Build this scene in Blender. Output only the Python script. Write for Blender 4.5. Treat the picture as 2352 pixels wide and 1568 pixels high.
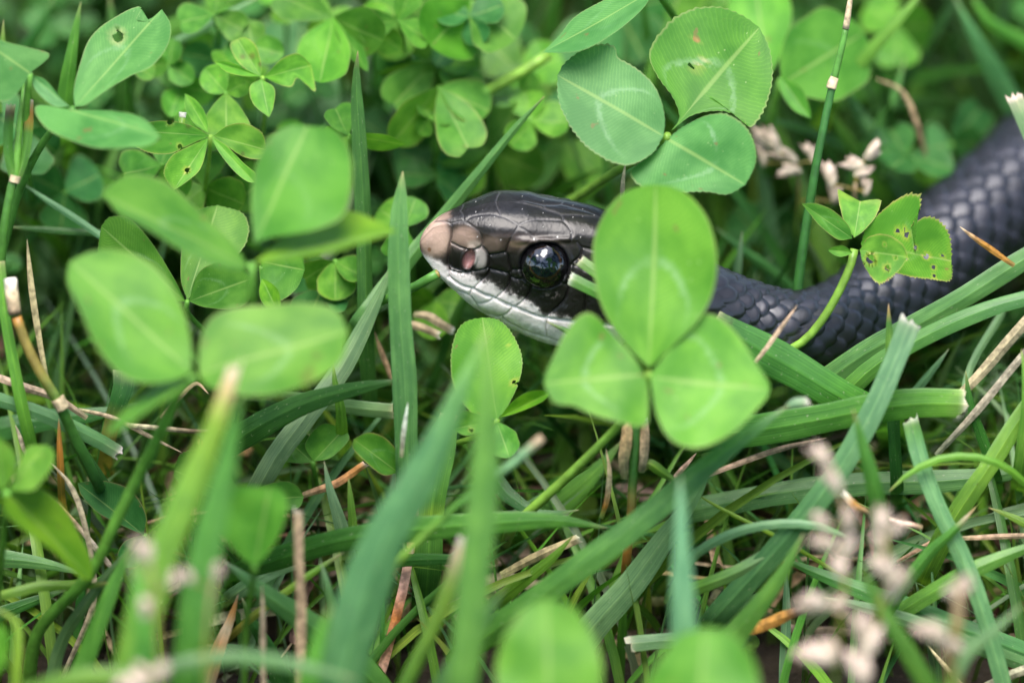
import bpy, math, random
import numpy as np
from mathutils import Vector

rng = np.random.default_rng(7)
random.seed(7)
for o in list(bpy.data.objects):
    bpy.data.objects.remove(o)
scene = bpy.context.scene
COL = scene.collection

# ------------------------------------------------------------------ camera
CM = 0.01
PITCH = math.radians(33)
FRAME_W = 10.6                      # cm seen across the plane of focus
PX = FRAME_W / 2352.0               # cm per picture unit at the plane of focus
DIST = 150.0                        # cm from lens to the plane of focus
ZC = 3.3                            # cm, height of the aimed point above the soil
RIGHT = np.array([1.0, 0, 0])
UP = np.array([0, math.sin(PITCH), math.cos(PITCH)])
FWD = np.array([0, math.cos(PITCH), -math.sin(PITCH)])
AIM = np.array([0, 0, ZC])
EYE = AIM - FWD * DIST

cam_data = bpy.data.cameras.new('camera')
cam = bpy.data.objects.new('camera', cam_data)
COL.objects.link(cam)
cam.location = Vector(EYE * CM)
cam.rotation_euler = (math.pi / 2 - PITCH, 0, 0)
cam_data.sensor_width = 36
cam_data.lens = 36 * DIST / FRAME_W
cam_data.clip_start = 0.05
cam_data.clip_end = 2000
cam_data.dof.use_dof = True
cam_data.dof.focus_distance = DIST * CM
cam_data.dof.aperture_fstop = 9.0
scene.camera = cam

# ------------------------------------------------------------------ light
SUN_EL, SUN_AZ = math.radians(80), math.radians(200)      # azimuth from +Y towards +X
world = bpy.data.worlds.new('World')
scene.world = world
world.use_nodes = True
wn = world.node_tree
wn.nodes.clear()
sky = wn.nodes.new('ShaderNodeTexSky')
sky.sky_type = 'NISHITA'
sky.sun_disc = False
sky.sun_elevation = SUN_EL
sky.sun_rotation = SUN_AZ
sky.air_density = 1.0
sky.dust_density = 2.0
bg = wn.nodes.new('ShaderNodeBackground')
bg.inputs['Strength'].default_value = 0.15
wo = wn.nodes.new('ShaderNodeOutputWorld')
wn.links.new(sky.outputs[0], bg.inputs[0])
wn.links.new(bg.outputs[0], wo.inputs[0])

sun_data = bpy.data.lights.new('sun', 'SUN')
sun_data.energy = 1.5
sun_data.angle = math.radians(42)
sun_data.color = (1.0, 0.95, 0.88)
sun = bpy.data.objects.new('sun', sun_data)
COL.objects.link(sun)
sd = Vector((math.cos(SUN_EL) * math.sin(SUN_AZ), math.cos(SUN_EL) * math.cos(SUN_AZ), math.sin(SUN_EL)))
sun.rotation_euler = sd.to_track_quat('Z', 'Y').to_euler()
sun.location = (0, 0, 3)

scene.view_settings.view_transform = 'Standard'
scene.view_settings.look = 'None'
scene.view_settings.gamma = 1
scene.view_settings.exposure = 1.9
scene.render.engine = 'CYCLES'
scene.cycles.use_denoising = True
scene.cycles.max_bounces = 8
scene.cycles.caustics_reflective = False
scene.cycles.caustics_refractive = False


# ------------------------------------------------------------------ helpers
def P(px, py, d):
    """picture units + distance d (cm, towards the lens) from the plane of focus -> point in cm"""
    px, py, d = np.asarray(px, float), np.asarray(py, float), np.asarray(d, float)
    x = (px - 1176) * PX
    y = (784 - py) * PX
    s = (DIST - d) / DIST
    return (EYE + np.multiply.outer(DIST - d, FWD) + np.multiply.outer(x * s, RIGHT) + np.multiply.outer(y * s, UP))


def unproject(p):
    q = p - EYE
    dep = q @ FWD
    s = dep / DIST
    return 1176 + (q @ RIGHT) / s / PX, 784 - (q @ UP) / s / PX, DIST - dep


def unit(v):
    v = np.asarray(v, float)
    return v / np.maximum(np.linalg.norm(v, axis=-1, keepdims=True), 1e-12)


def spline(pts, n):
    """Catmull-Rom through pts, n samples evenly spaced along it"""
    p = np.asarray(pts, float)
    if len(p) == 2:
        t = np.linspace(0, 1, n)[:, None]
        return p[0] * (1 - t) + p[1] * t
    q = np.vstack([2 * p[0] - p[1], p, 2 * p[-1] - p[-2]])
    out = []
    t = np.linspace(0, 1, 16, endpoint=False)[:, None]
    for i in range(1, len(q) - 2):
        a, b, c, d = q[i - 1], q[i], q[i + 1], q[i + 2]
        out.append(0.5 * (2 * b + (c - a) * t + (2 * a - 5 * b + 4 * c - d) * t ** 2 + (3 * b - a - 3 * c + d) * t ** 3))
    out.append(p[-1:])
    f = np.vstack(out)
    s = np.concatenate([[0], np.cumsum(np.linalg.norm(np.diff(f, axis=0), axis=1))])
    u = np.linspace(0, s[-1], n)
    return np.stack([np.interp(u, s, f[:, k]) for k in range(f.shape[1])], 1)


def make_mesh(name, verts, faces, mat, uv=None, col=None, parent=None, origin=None, smooth=True, alpha=None):
    """verts in cm (world); origin in cm; faces (F,4) or list"""
    v = np.asarray(verts, float)
    o3 = np.zeros(3) if origin is None else np.asarray(origin, float)
    me = bpy.data.meshes.new(name)
    me.from_pydata(((v - o3) * CM).tolist(), [], faces.tolist() if isinstance(faces, np.ndarray) else faces)
    if uv is not None:
        l = me.uv_layers.new(name='UVMap')
        idx = np.zeros(len(me.loops), dtype=np.int32)
        me.loops.foreach_get('vertex_index', idx)
        l.data.foreach_set('uv', np.asarray(uv, np.float32)[idx].ravel())
    if col is not None:
        a = me.attributes.new('Col', 'FLOAT_COLOR', 'POINT')
        c = np.ones((len(v), 4), np.float32)
        c[:, :3] = col
        if alpha is not None: c[:, 3] = alpha
        a.data.foreach_set('color', c.ravel())
    if smooth:
        me.polygons.foreach_set('use_smooth', np.ones(len(me.polygons), dtype=bool))
    me.materials.append(mat)
    ob = bpy.data.objects.new(name, me)
    COL.objects.link(ob)
    if parent is not None:
        ob.parent = parent
    else:
        ob.location = Vector(o3 * CM)
    return ob


def empty(name, origin):
    e = bpy.data.objects.new(name, None)
    e.empty_display_size = 0.005
    e.location = Vector(np.asarray(origin, float) * CM)
    COL.objects.link(e)
    return e


def tag(o, label=None, cat=None, group=None, kind=None):
    if label: o['label'] = label
    if cat: o['category'] = cat
    if group: o['group'] = group
    if kind: o['kind'] = kind
    return o


def grid_faces(nr, nc, wrap=False, off=0):
    i = np.arange(nr - 1)[:, None]
    j = np.arange(nc if wrap else nc - 1)[None, :]
    j2 = (j + 1) % nc
    a = i * nc + j; b = i * nc + j2; c = (i + 1) * nc + j2; d = (i + 1) * nc + j
    return np.stack(np.broadcast_arrays(a, b, c, d), -1).reshape(-1, 4) + off


# ------------------------------------------------------------------ materials
def mat_new(name):
    m = bpy.data.materials.new(name)
    m.use_nodes = True
    nt = m.node_tree
    nt.nodes.clear()
    return m, nt


class N:
    def __init__(s, nt): s.nt = nt
    def __call__(s, t, **kw):
        n = s.nt.nodes.new('ShaderNode' + t)
        for k, v in kw.items():
            if k.startswith('i_'):
                key = k[2:]
                key = int(key) if key.isdigit() else key.replace('_', ' ')
                inp = n.inputs[key]
                if hasattr(v, 'is_linked') or isinstance(v, bpy.types.NodeSocket): s.nt.links.new(v, inp)
                else: inp.default_value = v
            else: setattr(n, k, v)
        return n
    def math(s, op, a, b=None, c=None):
        n = s.nt.nodes.new('ShaderNodeMath'); n.operation = op
        for k, v in enumerate((a, b, c)):
            if v is None: continue
            if isinstance(v, bpy.types.NodeSocket): s.nt.links.new(v, n.inputs[k])
            else: n.inputs[k].default_value = v
        return n.outputs[0]
    def mix(s, f, a, b, mode='MIX'):
        n = s.nt.nodes.new('ShaderNodeMix'); n.data_type = 'RGBA'; n.blend_type = mode
        for k, v in ((0, f), (6, a), (7, b)):
            if isinstance(v, bpy.types.NodeSocket): s.nt.links.new(v, n.inputs[k])
            else: n.inputs[k].default_value = v if k == 0 or len(v) == 4 else (*v, 1)
        return n.outputs[2]
    def ramp(s, f, lo, hi):
        n = s.nt.nodes.new('ShaderNodeMapRange'); n.interpolation_type = 'SMOOTHSTEP'
        s.nt.links.new(f, n.inputs[0]); n.inputs[1].default_value = lo; n.inputs[2].default_value = hi
        return n.outputs[0]
    def link(s, a, b): s.nt.links.new(a, b)


def leafy_output(n, color, normal, rough, spec, transl, tcol_mul=(1.15, 1.15, 0.5), coat=0.0):
    p = n('BsdfPrincipled', i_Roughness=rough)
    p.inputs['Specular IOR Level'].default_value = spec
    n.link(color, p.inputs['Base Color']); n.link(normal, p.inputs['Normal'])
    t = n('BsdfTranslucent')
    n.link(n.mix(1.0, color, tcol_mul, 'MULTIPLY'), t.inputs['Color']); n.link(normal, t.inputs['Normal'])
    ms = n('MixShader', i_0=transl)
    n.link(p.outputs[0], ms.inputs[1]); n.link(t.outputs[0], ms.inputs[2])
    out = n('OutputMaterial'); n.link(ms.outputs[0], out.inputs[0])


def make_blade_mat():
    m, nt = mat_new('grass_blade_mat'); n = N(nt)
    at = n('Attribute', attribute_name='Col')
    uv = n('UVMap', uv_map='UVMap'); sx = n('SeparateXYZ'); n.link(uv.outputs[0], sx.inputs[0])
    u, v = sx.outputs[0], sx.outputs[1]                       # u 0..1 across, v cm along
    oi = n('ObjectInfo')
    cb = n('CombineXYZ'); n.link(n.math('MULTIPLY', u, 9.0), cb.inputs[0]); n.link(n.math('MULTIPLY', v, 0.35), cb.inputs[1]); n.link(n.math('MULTIPLY', oi.outputs['Random'], 50), cb.inputs[2])
    st = n('TexNoise', i_Scale=1.6, i_Detail=3.0); n.link(cb.outputs[0], st.inputs['Vector'])
    stripes = n.math('MULTIPLY_ADD', n.math('SINE', n.math('MULTIPLY', u, 75.0)), 0.10, st.outputs[0])
    cb2 = n('CombineXYZ'); n.link(n.math('MULTIPLY', u, 1.5), cb2.inputs[0]); n.link(n.math('MULTIPLY', v, 2.2), cb2.inputs[1]); n.link(n.math('MULTIPLY', oi.outputs['Random'], 80), cb2.inputs[2])
    bl = n('TexNoise', i_Scale=1.5, i_Detail=4.0); n.link(cb2.outputs[0], bl.inputs['Vector'])
    c = n.mix(n.ramp(stripes, 0.3, 0.8), at.outputs['Color'], n.mix(1.0, at.outputs['Color'], (1.5, 1.35, 1.3), 'MULTIPLY'))
    c = n.mix(n.ramp(bl.outputs[0], 0.35, 0.75), n.mix(1.0, c, (0.78, 0.82, 0.8), 'MULTIPLY'), n.mix(1.0, c, (1.2, 1.12, 1.1), 'MULTIPLY'))
    # midrib
    mid = n.math('ABSOLUTE', n.math('SUBTRACT', u, 0.5))
    c = n.mix(n.math('MULTIPLY', n.math('SUBTRACT', 1.0, n.ramp(mid, 0.015, 0.05)), 0.45), c, n.mix(1.0, c, (1.7, 1.5, 1.4), 'MULTIPLY'))
    # pale rasped spots
    vo = n('TexNoise', i_Scale=9.0, i_Detail=2.0); n.link(cb2.outputs[0], vo.inputs['Vector'])
    c = n.mix(n.math('MULTIPLY', n.ramp(vo.outputs[0], 0.68, 0.74), 0.55), c, (0.42, 0.45, 0.30))
    # small dark blotches
    vd = n('TexNoise', i_Scale=5.0, i_Detail=2.0); cb3 = n('CombineXYZ'); n.link(n.math('MULTIPLY', u, 2.0), cb3.inputs[0]); n.link(n.math('MULTIPLY_ADD', v, 2.0, 31.0), cb3.inputs[1]); n.link(n.math('MULTIPLY', oi.outputs['Random'], 30), cb3.inputs[2]); n.link(cb3.outputs[0], vd.inputs['Vector'])
    c = n.mix(n.math('MULTIPLY', n.ramp(vd.outputs[0], 0.72, 0.76), 0.6), c, (0.05, 0.04, 0.03))
    b = n('Bump', i_Strength=0.32, i_Distance=0.0001); n.link(stripes, b.inputs['Height'])
    leafy_output(n, c, b.outputs[0], 0.36, 0.36, 0.32)
    return m


def make_clover_mat():
    m, nt = mat_new('clover_mat'); n = N(nt)
    oi = n('ObjectInfo'); base = oi.outputs['Color']; chev = oi.outputs['Alpha']
    uv = n('UVMap', uv_map='UVMap'); sx = n('SeparateXYZ'); n.link(uv.outputs[0], sx.inputs[0])
    u, v = sx.outputs[0], sx.outputs[1]
    au = n.math('ABSOLUTE', n.math('MULTIPLY_ADD', u, 2.0, -1.0))
    sgn = n.math('SUBTRACT', u, 0.5)
    cb = n('CombineXYZ'); n.link(u, cb.inputs[0]); n.link(v, cb.inputs[1]); n.link(n.math('MULTIPLY', oi.outputs['Random'], 60), cb.inputs[2])
    big = n('TexNoise', i_Scale=3.0, i_Detail=4.0); n.link(cb.outputs[0], big.inputs['Vector'])
    fine = n('TexNoise', i_Scale=26.0, i_Detail=3.0); n.link(cb.outputs[0], fine.inputs['Vector'])
    c = n.mix(n.ramp(big.outputs[0], 0.3, 0.72), n.mix(1.0, base, (0.66, 0.78, 0.72), 'MULTIPLY'), n.mix(1.0, base, (1.3, 1.16, 1.25), 'MULTIPLY'))
    # side veins: run outward and forward, forking by noise
    ph = n.math('ADD', n.math('MULTIPLY', n.math('SUBTRACT', v, n.math('MULTIPLY', au, 0.20)), 210.0), n.math('ADD', n.math('MULTIPLY', fine.outputs[0], 4.5), n.math('MULTIPLY', big.outputs[0], 16.0)))
    ph = n.math('ADD', ph, n.math('MULTIPLY', sgn, 6.0))
    ve = n.math('SINE', ph)
    vein = n.ramp(ve, 0.45, 1.0)
    c = n.mix(n.math('MULTIPLY', vein, n.math('MULTIPLY_ADD', big.outputs[0], .8, -.05)), c, n.mix(1.0, c, (1.7, 1.4, 1.35), 'MULTIPLY'))
    c = n.mix(n.math('MULTIPLY', n.math('SUBTRACT', 1.0, n.ramp(au, 0.012, 0.055)), 0.7), c, n.mix(0.55, c, (0.38, 0.52, 0.16)))
    # pale watermark, an arch across each leaflet
    arch = n.math('SUBTRACT', v, n.math('SUBTRACT', 0.60, n.math('MULTIPLY', n.math('POWER', au, 1.8), 0.55)))
    arch = n.math('ADD', arch, n.math('MULTIPLY', n.math('SUBTRACT', fine.outputs[0], 0.5), 0.12))
    band = n.math('SUBTRACT', 1.0, n.ramp(n.math('ABSOLUTE', arch), 0.0, 0.055))
    band = n.math('MULTIPLY', band, n.ramp(au, 0.0, 0.1))
    band = n.math('MULTIPLY', band, n.math('SUBTRACT', 1.0, n.ramp(au, 0.55, 0.9)))
    band = n.math('MULTIPLY', band, n.ramp(big.outputs[0], 0.30, 0.55))
    c = n.mix(n.math('MULTIPLY', n.math('MULTIPLY', band, chev), n.math('MULTIPLY_ADD', fine.outputs[0], .75, .08)), c, n.mix(.7, c, (0.34, 0.52, 0.32)))
    # specks and small brown lesions
    vo = n('TexVoronoi', i_Scale=9.0); n.link(cb.outputs[0], vo.inputs['Vector'])
    sp = n.math('SUBTRACT', 1.0, n.ramp(vo.outputs['Distance'], 0.045, 0.085))
    c = n.mix(n.math('MULTIPLY', sp, 0.5), c, (0.38, 0.50, 0.22))
    vl = n('TexNoise', i_Scale=7.0, i_Detail=2.0); cb4 = n('CombineXYZ'); n.link(u, cb4.inputs[0]); n.link(n.math('ADD', v, 9.0), cb4.inputs[1]); n.link(n.math('MULTIPLY', oi.outputs['Random'], 90), cb4.inputs[2]); n.link(cb4.outputs[0], vl.inputs['Vector'])
    c = n.mix(n.math('MULTIPLY', n.ramp(vl.outputs[0], 0.71, 0.75), 0.6), c, (0.20, 0.13, 0.05))
    # thin pale margin
    c = n.mix(n.math('MULTIPLY', n.ramp(au, 0.955, 0.99), 0.55), c, n.mix(0.5, c, (0.45, 0.42, 0.20)))
    at = n('Attribute', attribute_name='Col')                # white = untouched; tints scorched rims
    c = n.mix(1.0, c, at.outputs['Color'], 'MULTIPLY')
    hb = n.math('ADD', n.math('MULTIPLY', ve, 0.11), n.math('MULTIPLY', fine.outputs[0], 0.5))
    b = n('Bump', i_Strength=0.2, i_Distance=0.00012); n.link(hb, b.inputs['Height'])
    leafy_output(n, c, b.outputs[0], 0.45, 0.20, 0.36)
    return m


def make_col_mat(name, rough=0.6, spec=0.3, transl=0.12, nscale=900.0, bump=0.4, var=0.35):
    m, nt = mat_new(name); n = N(nt)
    at = n('Attribute', attribute_name='Col'); tc = n('TexCoord')
    no = n('TexNoise', i_Scale=nscale, i_Detail=4.0); n.link(tc.outputs['Object'], no.inputs['Vector'])
    c = n.mix(n.ramp(no.outputs[0], 0.3, 0.7), n.mix(1.0, at.outputs['Color'], (1 - var,) * 3, 'MULTIPLY'), n.mix(1.0, at.outputs['Color'], (1 + var,) * 3, 'MULTIPLY'))
    b = n('Bump', i_Strength=bump, i_Distance=0.0001); n.link(no.outputs[0], b.inputs['Height'])
    leafy_output(n, c, b.outputs[0], rough, spec, transl, (1, 1, 0.9))
    return m


M_BLADE = make_blade_mat()
M_CLOVER = make_clover_mat()
M_STEM = make_col_mat('stem_mat', 0.4, 0.4, 0.12, 700, 0.3, 0.22)
M_STRAW = make_col_mat('straw_mat', 0.7, 0.25, 0.15, 1400, 0.6, 0.4)

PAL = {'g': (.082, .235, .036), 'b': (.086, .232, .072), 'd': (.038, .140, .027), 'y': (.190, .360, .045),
       'p': (.160, .315, .150), 's': (.44, .32, .20), 'o': (.46, .21, .04), 'w': (.80, .76, .66),
       'n': (.13, .075, .045), 'l': (.125, .315, .042), 'k': (.045, .03, .02), 'c': (.58, .46, .29), 'm': (.24, .19, .045), 'a': (.70, .42, .24)}


def grad(col, t):
    t = np.asarray(t, float)
    if isinstance(col, str):
        return np.tile(np.array(PAL[col]), (len(t), 1))
    xs = [a for a, _ in col]
    cs = np.array([PAL[k] for _, k in col])
    return np.stack([np.interp(t, xs, cs[:, k]) for k in range(3)], 1)


def root_extend(p3, mode):
    """carry the last point of a stalk on to the soil"""
    if not mode: return p3
    z = p3[-1][2]
    if z < 0.05: return p3
    tan = unit(p3[-1] - p3[-2])
    if mode == 'down': dr = unit(np.array([tan[0] * .3, 0.12, -1.0]))
    else: dr = unit(FWD * 1.0 + np.array([0, 0, -0.12]) + 0.15 * tan)
    if dr[2] > -0.2: dr = unit(dr + np.array([0, 0, -0.5]))
    L = (z + 0.25) / -dr[2]
    a = p3[-1] + unit(tan * .6 + dr * .6) * min(0.35, L * .25)
    e = p3[-1] + dr * L
    return np.vstack([p3, a, (a + e) / 2, e])


# ------------------------------------------------------------------ builders
def ribbon(p3, w, col, tip='p', fold=.2, roll=0., prof=None, n=26, dens=None, seed=0, twist=0.):
    r = np.random.default_rng(seed)
    L = np.linalg.norm(np.diff(p3, axis=0), axis=1).sum()
    n = int(max(10, min(60, n * max(1, L / 5.))))
    c = spline(p3, n)
    s = np.concatenate([[0], np.cumsum(np.linalg.norm(np.diff(c, axis=0), axis=1))])
    s2 = np.unique(np.concatenate([s, [.008, .02, .04, .07]])); s2 = s2[s2 <= s[-1]]   # finer rows at the tip
    c = np.stack([np.interp(s2, s, c[:, k]) for k in range(3)], 1); s = s2; n = len(s); t = s / s[-1]
    tan = unit(np.stack([np.gradient(c[:, k], s) for k in range(3)], 1))
    view = unit(EYE - c)
    perp = unit(np.cross(tan, view))
    for k in range(1, n):                                    # keep the side vector from flipping
        if perp[k] @ perp[k - 1] < 0: perp[k] *= -1
    if n > 8:
        ker = np.ones(5) / 5
        perp = unit(np.stack([np.convolve(np.pad(perp[:, k], 2, mode='edge'), ker, 'valid') for k in range(3)], 1))
    nrm = unit(np.cross(perp, tan))
    if (nrm * view).sum() < 0: nrm = -nrm
    a = np.radians(roll + twist * t + 14 * np.sin(t * r.uniform(3, 8) + r.uniform(0, 6)))[:, None]
    side = perp * np.cos(a) + nrm * np.sin(a)
    nn = unit(nrm * np.cos(a) - perp * np.sin(a))
    if prof is not None: wp = np.interp(t, [q[0] for q in prof], [q[1] for q in prof])
    elif tip == 'p':
        k = np.clip(s / min(s[-1] * .6, max(w * 7, .6)), 0, 1)
        wp = (1 - (1 - k) ** 1.9) ** .85
    else: wp = np.ones(n) * (1 - .04 * np.cos(t * 6))
    wp = wp * (1 - .25 * np.clip((t - .6) / .4, 0, 1))
    us = np.array([-1, -.86, -.5, -.08, 0, .08, .5, .86, 1.])
    wav = 1 + .035 * np.sin(s * 5 + r.uniform(0, 6)) + .03 * r.standard_normal(n) * 0.4
    h = w * .5 * wp * wav
    hgt = -fold * (np.abs(us) ** 1.2) + .05 * np.cos(us * 9)
    V = c[:, None, :] + side[:, None, :] * (us[None, :, None] * h[:, None, None]) + nn[:, None, :] * (hgt[None, :, None] * h[:, None, None])
    if tip == 'c':
        jag = r.uniform(-.22, .22, len(us)) * w + .3 * w * us * r.uniform(-1, 1)
        V[0] += -tan[0] * jag[:, None]
    C = np.repeat(grad(col, t)[:, None, :], len(us), 1)
    if tip == 'c':
        k = np.exp(-s / .022)[:, None, None]
        C = C * (1 - k) + np.array(PAL['w']) * k
        k2 = (np.exp(-s / .09) * .22)[:, None, None]
        C = C * (1 - k2) + np.array(PAL['m']) * k2
    elif tip == 'p':
        k = (np.exp(-s / .05) * .8)[:, None, None]
        C = C * (1 - k) + np.array(PAL['c']) * k
    k = np.clip((t - .8) / .2, 0, 1)[:, None, None] * .5
    if dens is None: C = C * (1 - k) + np.array((.22, .28, .10)) * k
    C = C * (1 + .10 * r.standard_normal((1, 1, 3)) * np.array([1, .5, 1]))
    uv = np.stack(np.broadcast_arrays((us[None, :] + 1) / 2, s[:, None]), -1).reshape(-1, 2)
    return V.reshape(-1, 3), grid_faces(n, len(us)), uv, np.clip(C, 0, 1).reshape(-1, 3)


SEED = [100]


def blade(label, pts, w, col='g', tip='p', fold=.2, roll=0., root='back', prof=None, name='grass_leaf', cat='grass blade',
          group='grass blades standing around the snake', mat=None, parent=None, origin=None, twist=0.):
    SEED[0] += 1
    a = np.array(pts, float)
    p3 = P(a[:, 0], a[:, 1], a[:, 2])
    nvis = len(p3)
    p3 = root_extend(p3, root)
    if root: # keep gradients on the seen stretch
        L0 = np.linalg.norm(np.diff(p3[:nvis], axis=0), axis=1).sum(); L1 = np.linalg.norm(np.diff(p3, axis=0), axis=1).sum()
        if not isinstance(col, str): col = [(t * L0 / L1, k) for t, k in col]
        if prof is not None: prof = [(t * L0 / L1, k) for t, k in prof]
    V, F, uv, C = ribbon(p3, w * PX, col, tip, fold, roll, prof, seed=SEED[0], twist=twist)
    ob = make_mesh(name, V, F, mat or M_BLADE, uv, C, parent, p3[-1] if origin is None else origin)
    if parent is None: tag(ob, label, cat, group)
    return ob


def tube_geo(p3, rad, col, n=None, sides=9, seed=0, bumps=0.0):
    r = np.random.default_rng(seed)
    L = np.linalg.norm(np.diff(p3, axis=0), axis=1).sum()
    n = n or int(max(8, min(48, L * 9)))
    c = spline(p3, n)
    s = np.concatenate([[0], np.cumsum(np.linalg.norm(np.diff(c, axis=0), axis=1))]); t = s / s[-1]
    tan = unit(np.gradient(c, axis=0)); view = unit(EYE - c)
    e1 = unit(np.cross(tan, view)); e2 = np.cross(e1, tan)
    R = np.interp(t, np.linspace(0, 1, len(rad)), rad) if np.ndim(rad) else np.full(n, rad)
    R = R * (1 + bumps * r.standard_normal(n))
    th = np.linspace(0, 2 * math.pi, sides, endpoint=False)
    V = c[:, None] + R[:, None, None] * (np.cos(th)[None, :, None] * e1[:, None] + np.sin(th)[None, :, None] * e2[:, None])
    C = np.repeat(grad(col, t)[:, None, :], sides, 1) * (1 + .06 * r.standard_normal((n, 1, 1)))
    F = grid_faces(n, sides, True).tolist()
    F.append(list(range(sides))[::-1]); F.append(list(range((n - 1) * sides, n * sides)))
    return V.reshape(-1, 3), F, np.clip(C, 0, 1).reshape(-1, 3)


def tube(name, pts, rad, col, parent=None, origin=None, mat=None, root=None, label=None, cat=None, group=None, bumps=0.0):
    SEED[0] += 1
    a = np.array(pts, float)
    p3 = P(a[:, 0], a[:, 1], a[:, 2])
    nv = len(p3)
    p3 = root_extend(p3, root)
    if root:
        L0 = np.linalg.norm(np.diff(p3[:nv], axis=0), axis=1).sum(); L1 = np.linalg.norm(np.diff(p3, axis=0), axis=1).sum()
        if not isinstance(col, str): col = [(t * L0 / L1, k) for t, k in col]
    rr = np.asarray(rad, float) * PX
    V, F, C = tube_geo(p3, rr, col, seed=SEED[0], bumps=bumps)
    ob = make_mesh(name, V, F, mat or M_STEM, None, C, parent, p3[-1] if origin is None else origin)
    if parent is None: tag(ob, label, cat, group)
    return ob


SHAPES = {'ob': [(.0, .05), (.1, .33), (.25, .66), (.45, .93), (.62, 1), (.8, .88), (.93, .55), (.985, .22)],
          'heart': [(.04, .1), (.25, .5), (.5, .82), (.75, 1), (.95, .92), (1.06, .62), (1.05, .3)],
          'round': [(.01, .15), (.12, .55), (.32, .92), (.55, 1), (.76, .88), (.92, .52), (.985, .22)],
          'lens': [(.08, .3), (.28, .78), (.5, 1), (.72, .8), (.9, .38)]}


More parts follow.
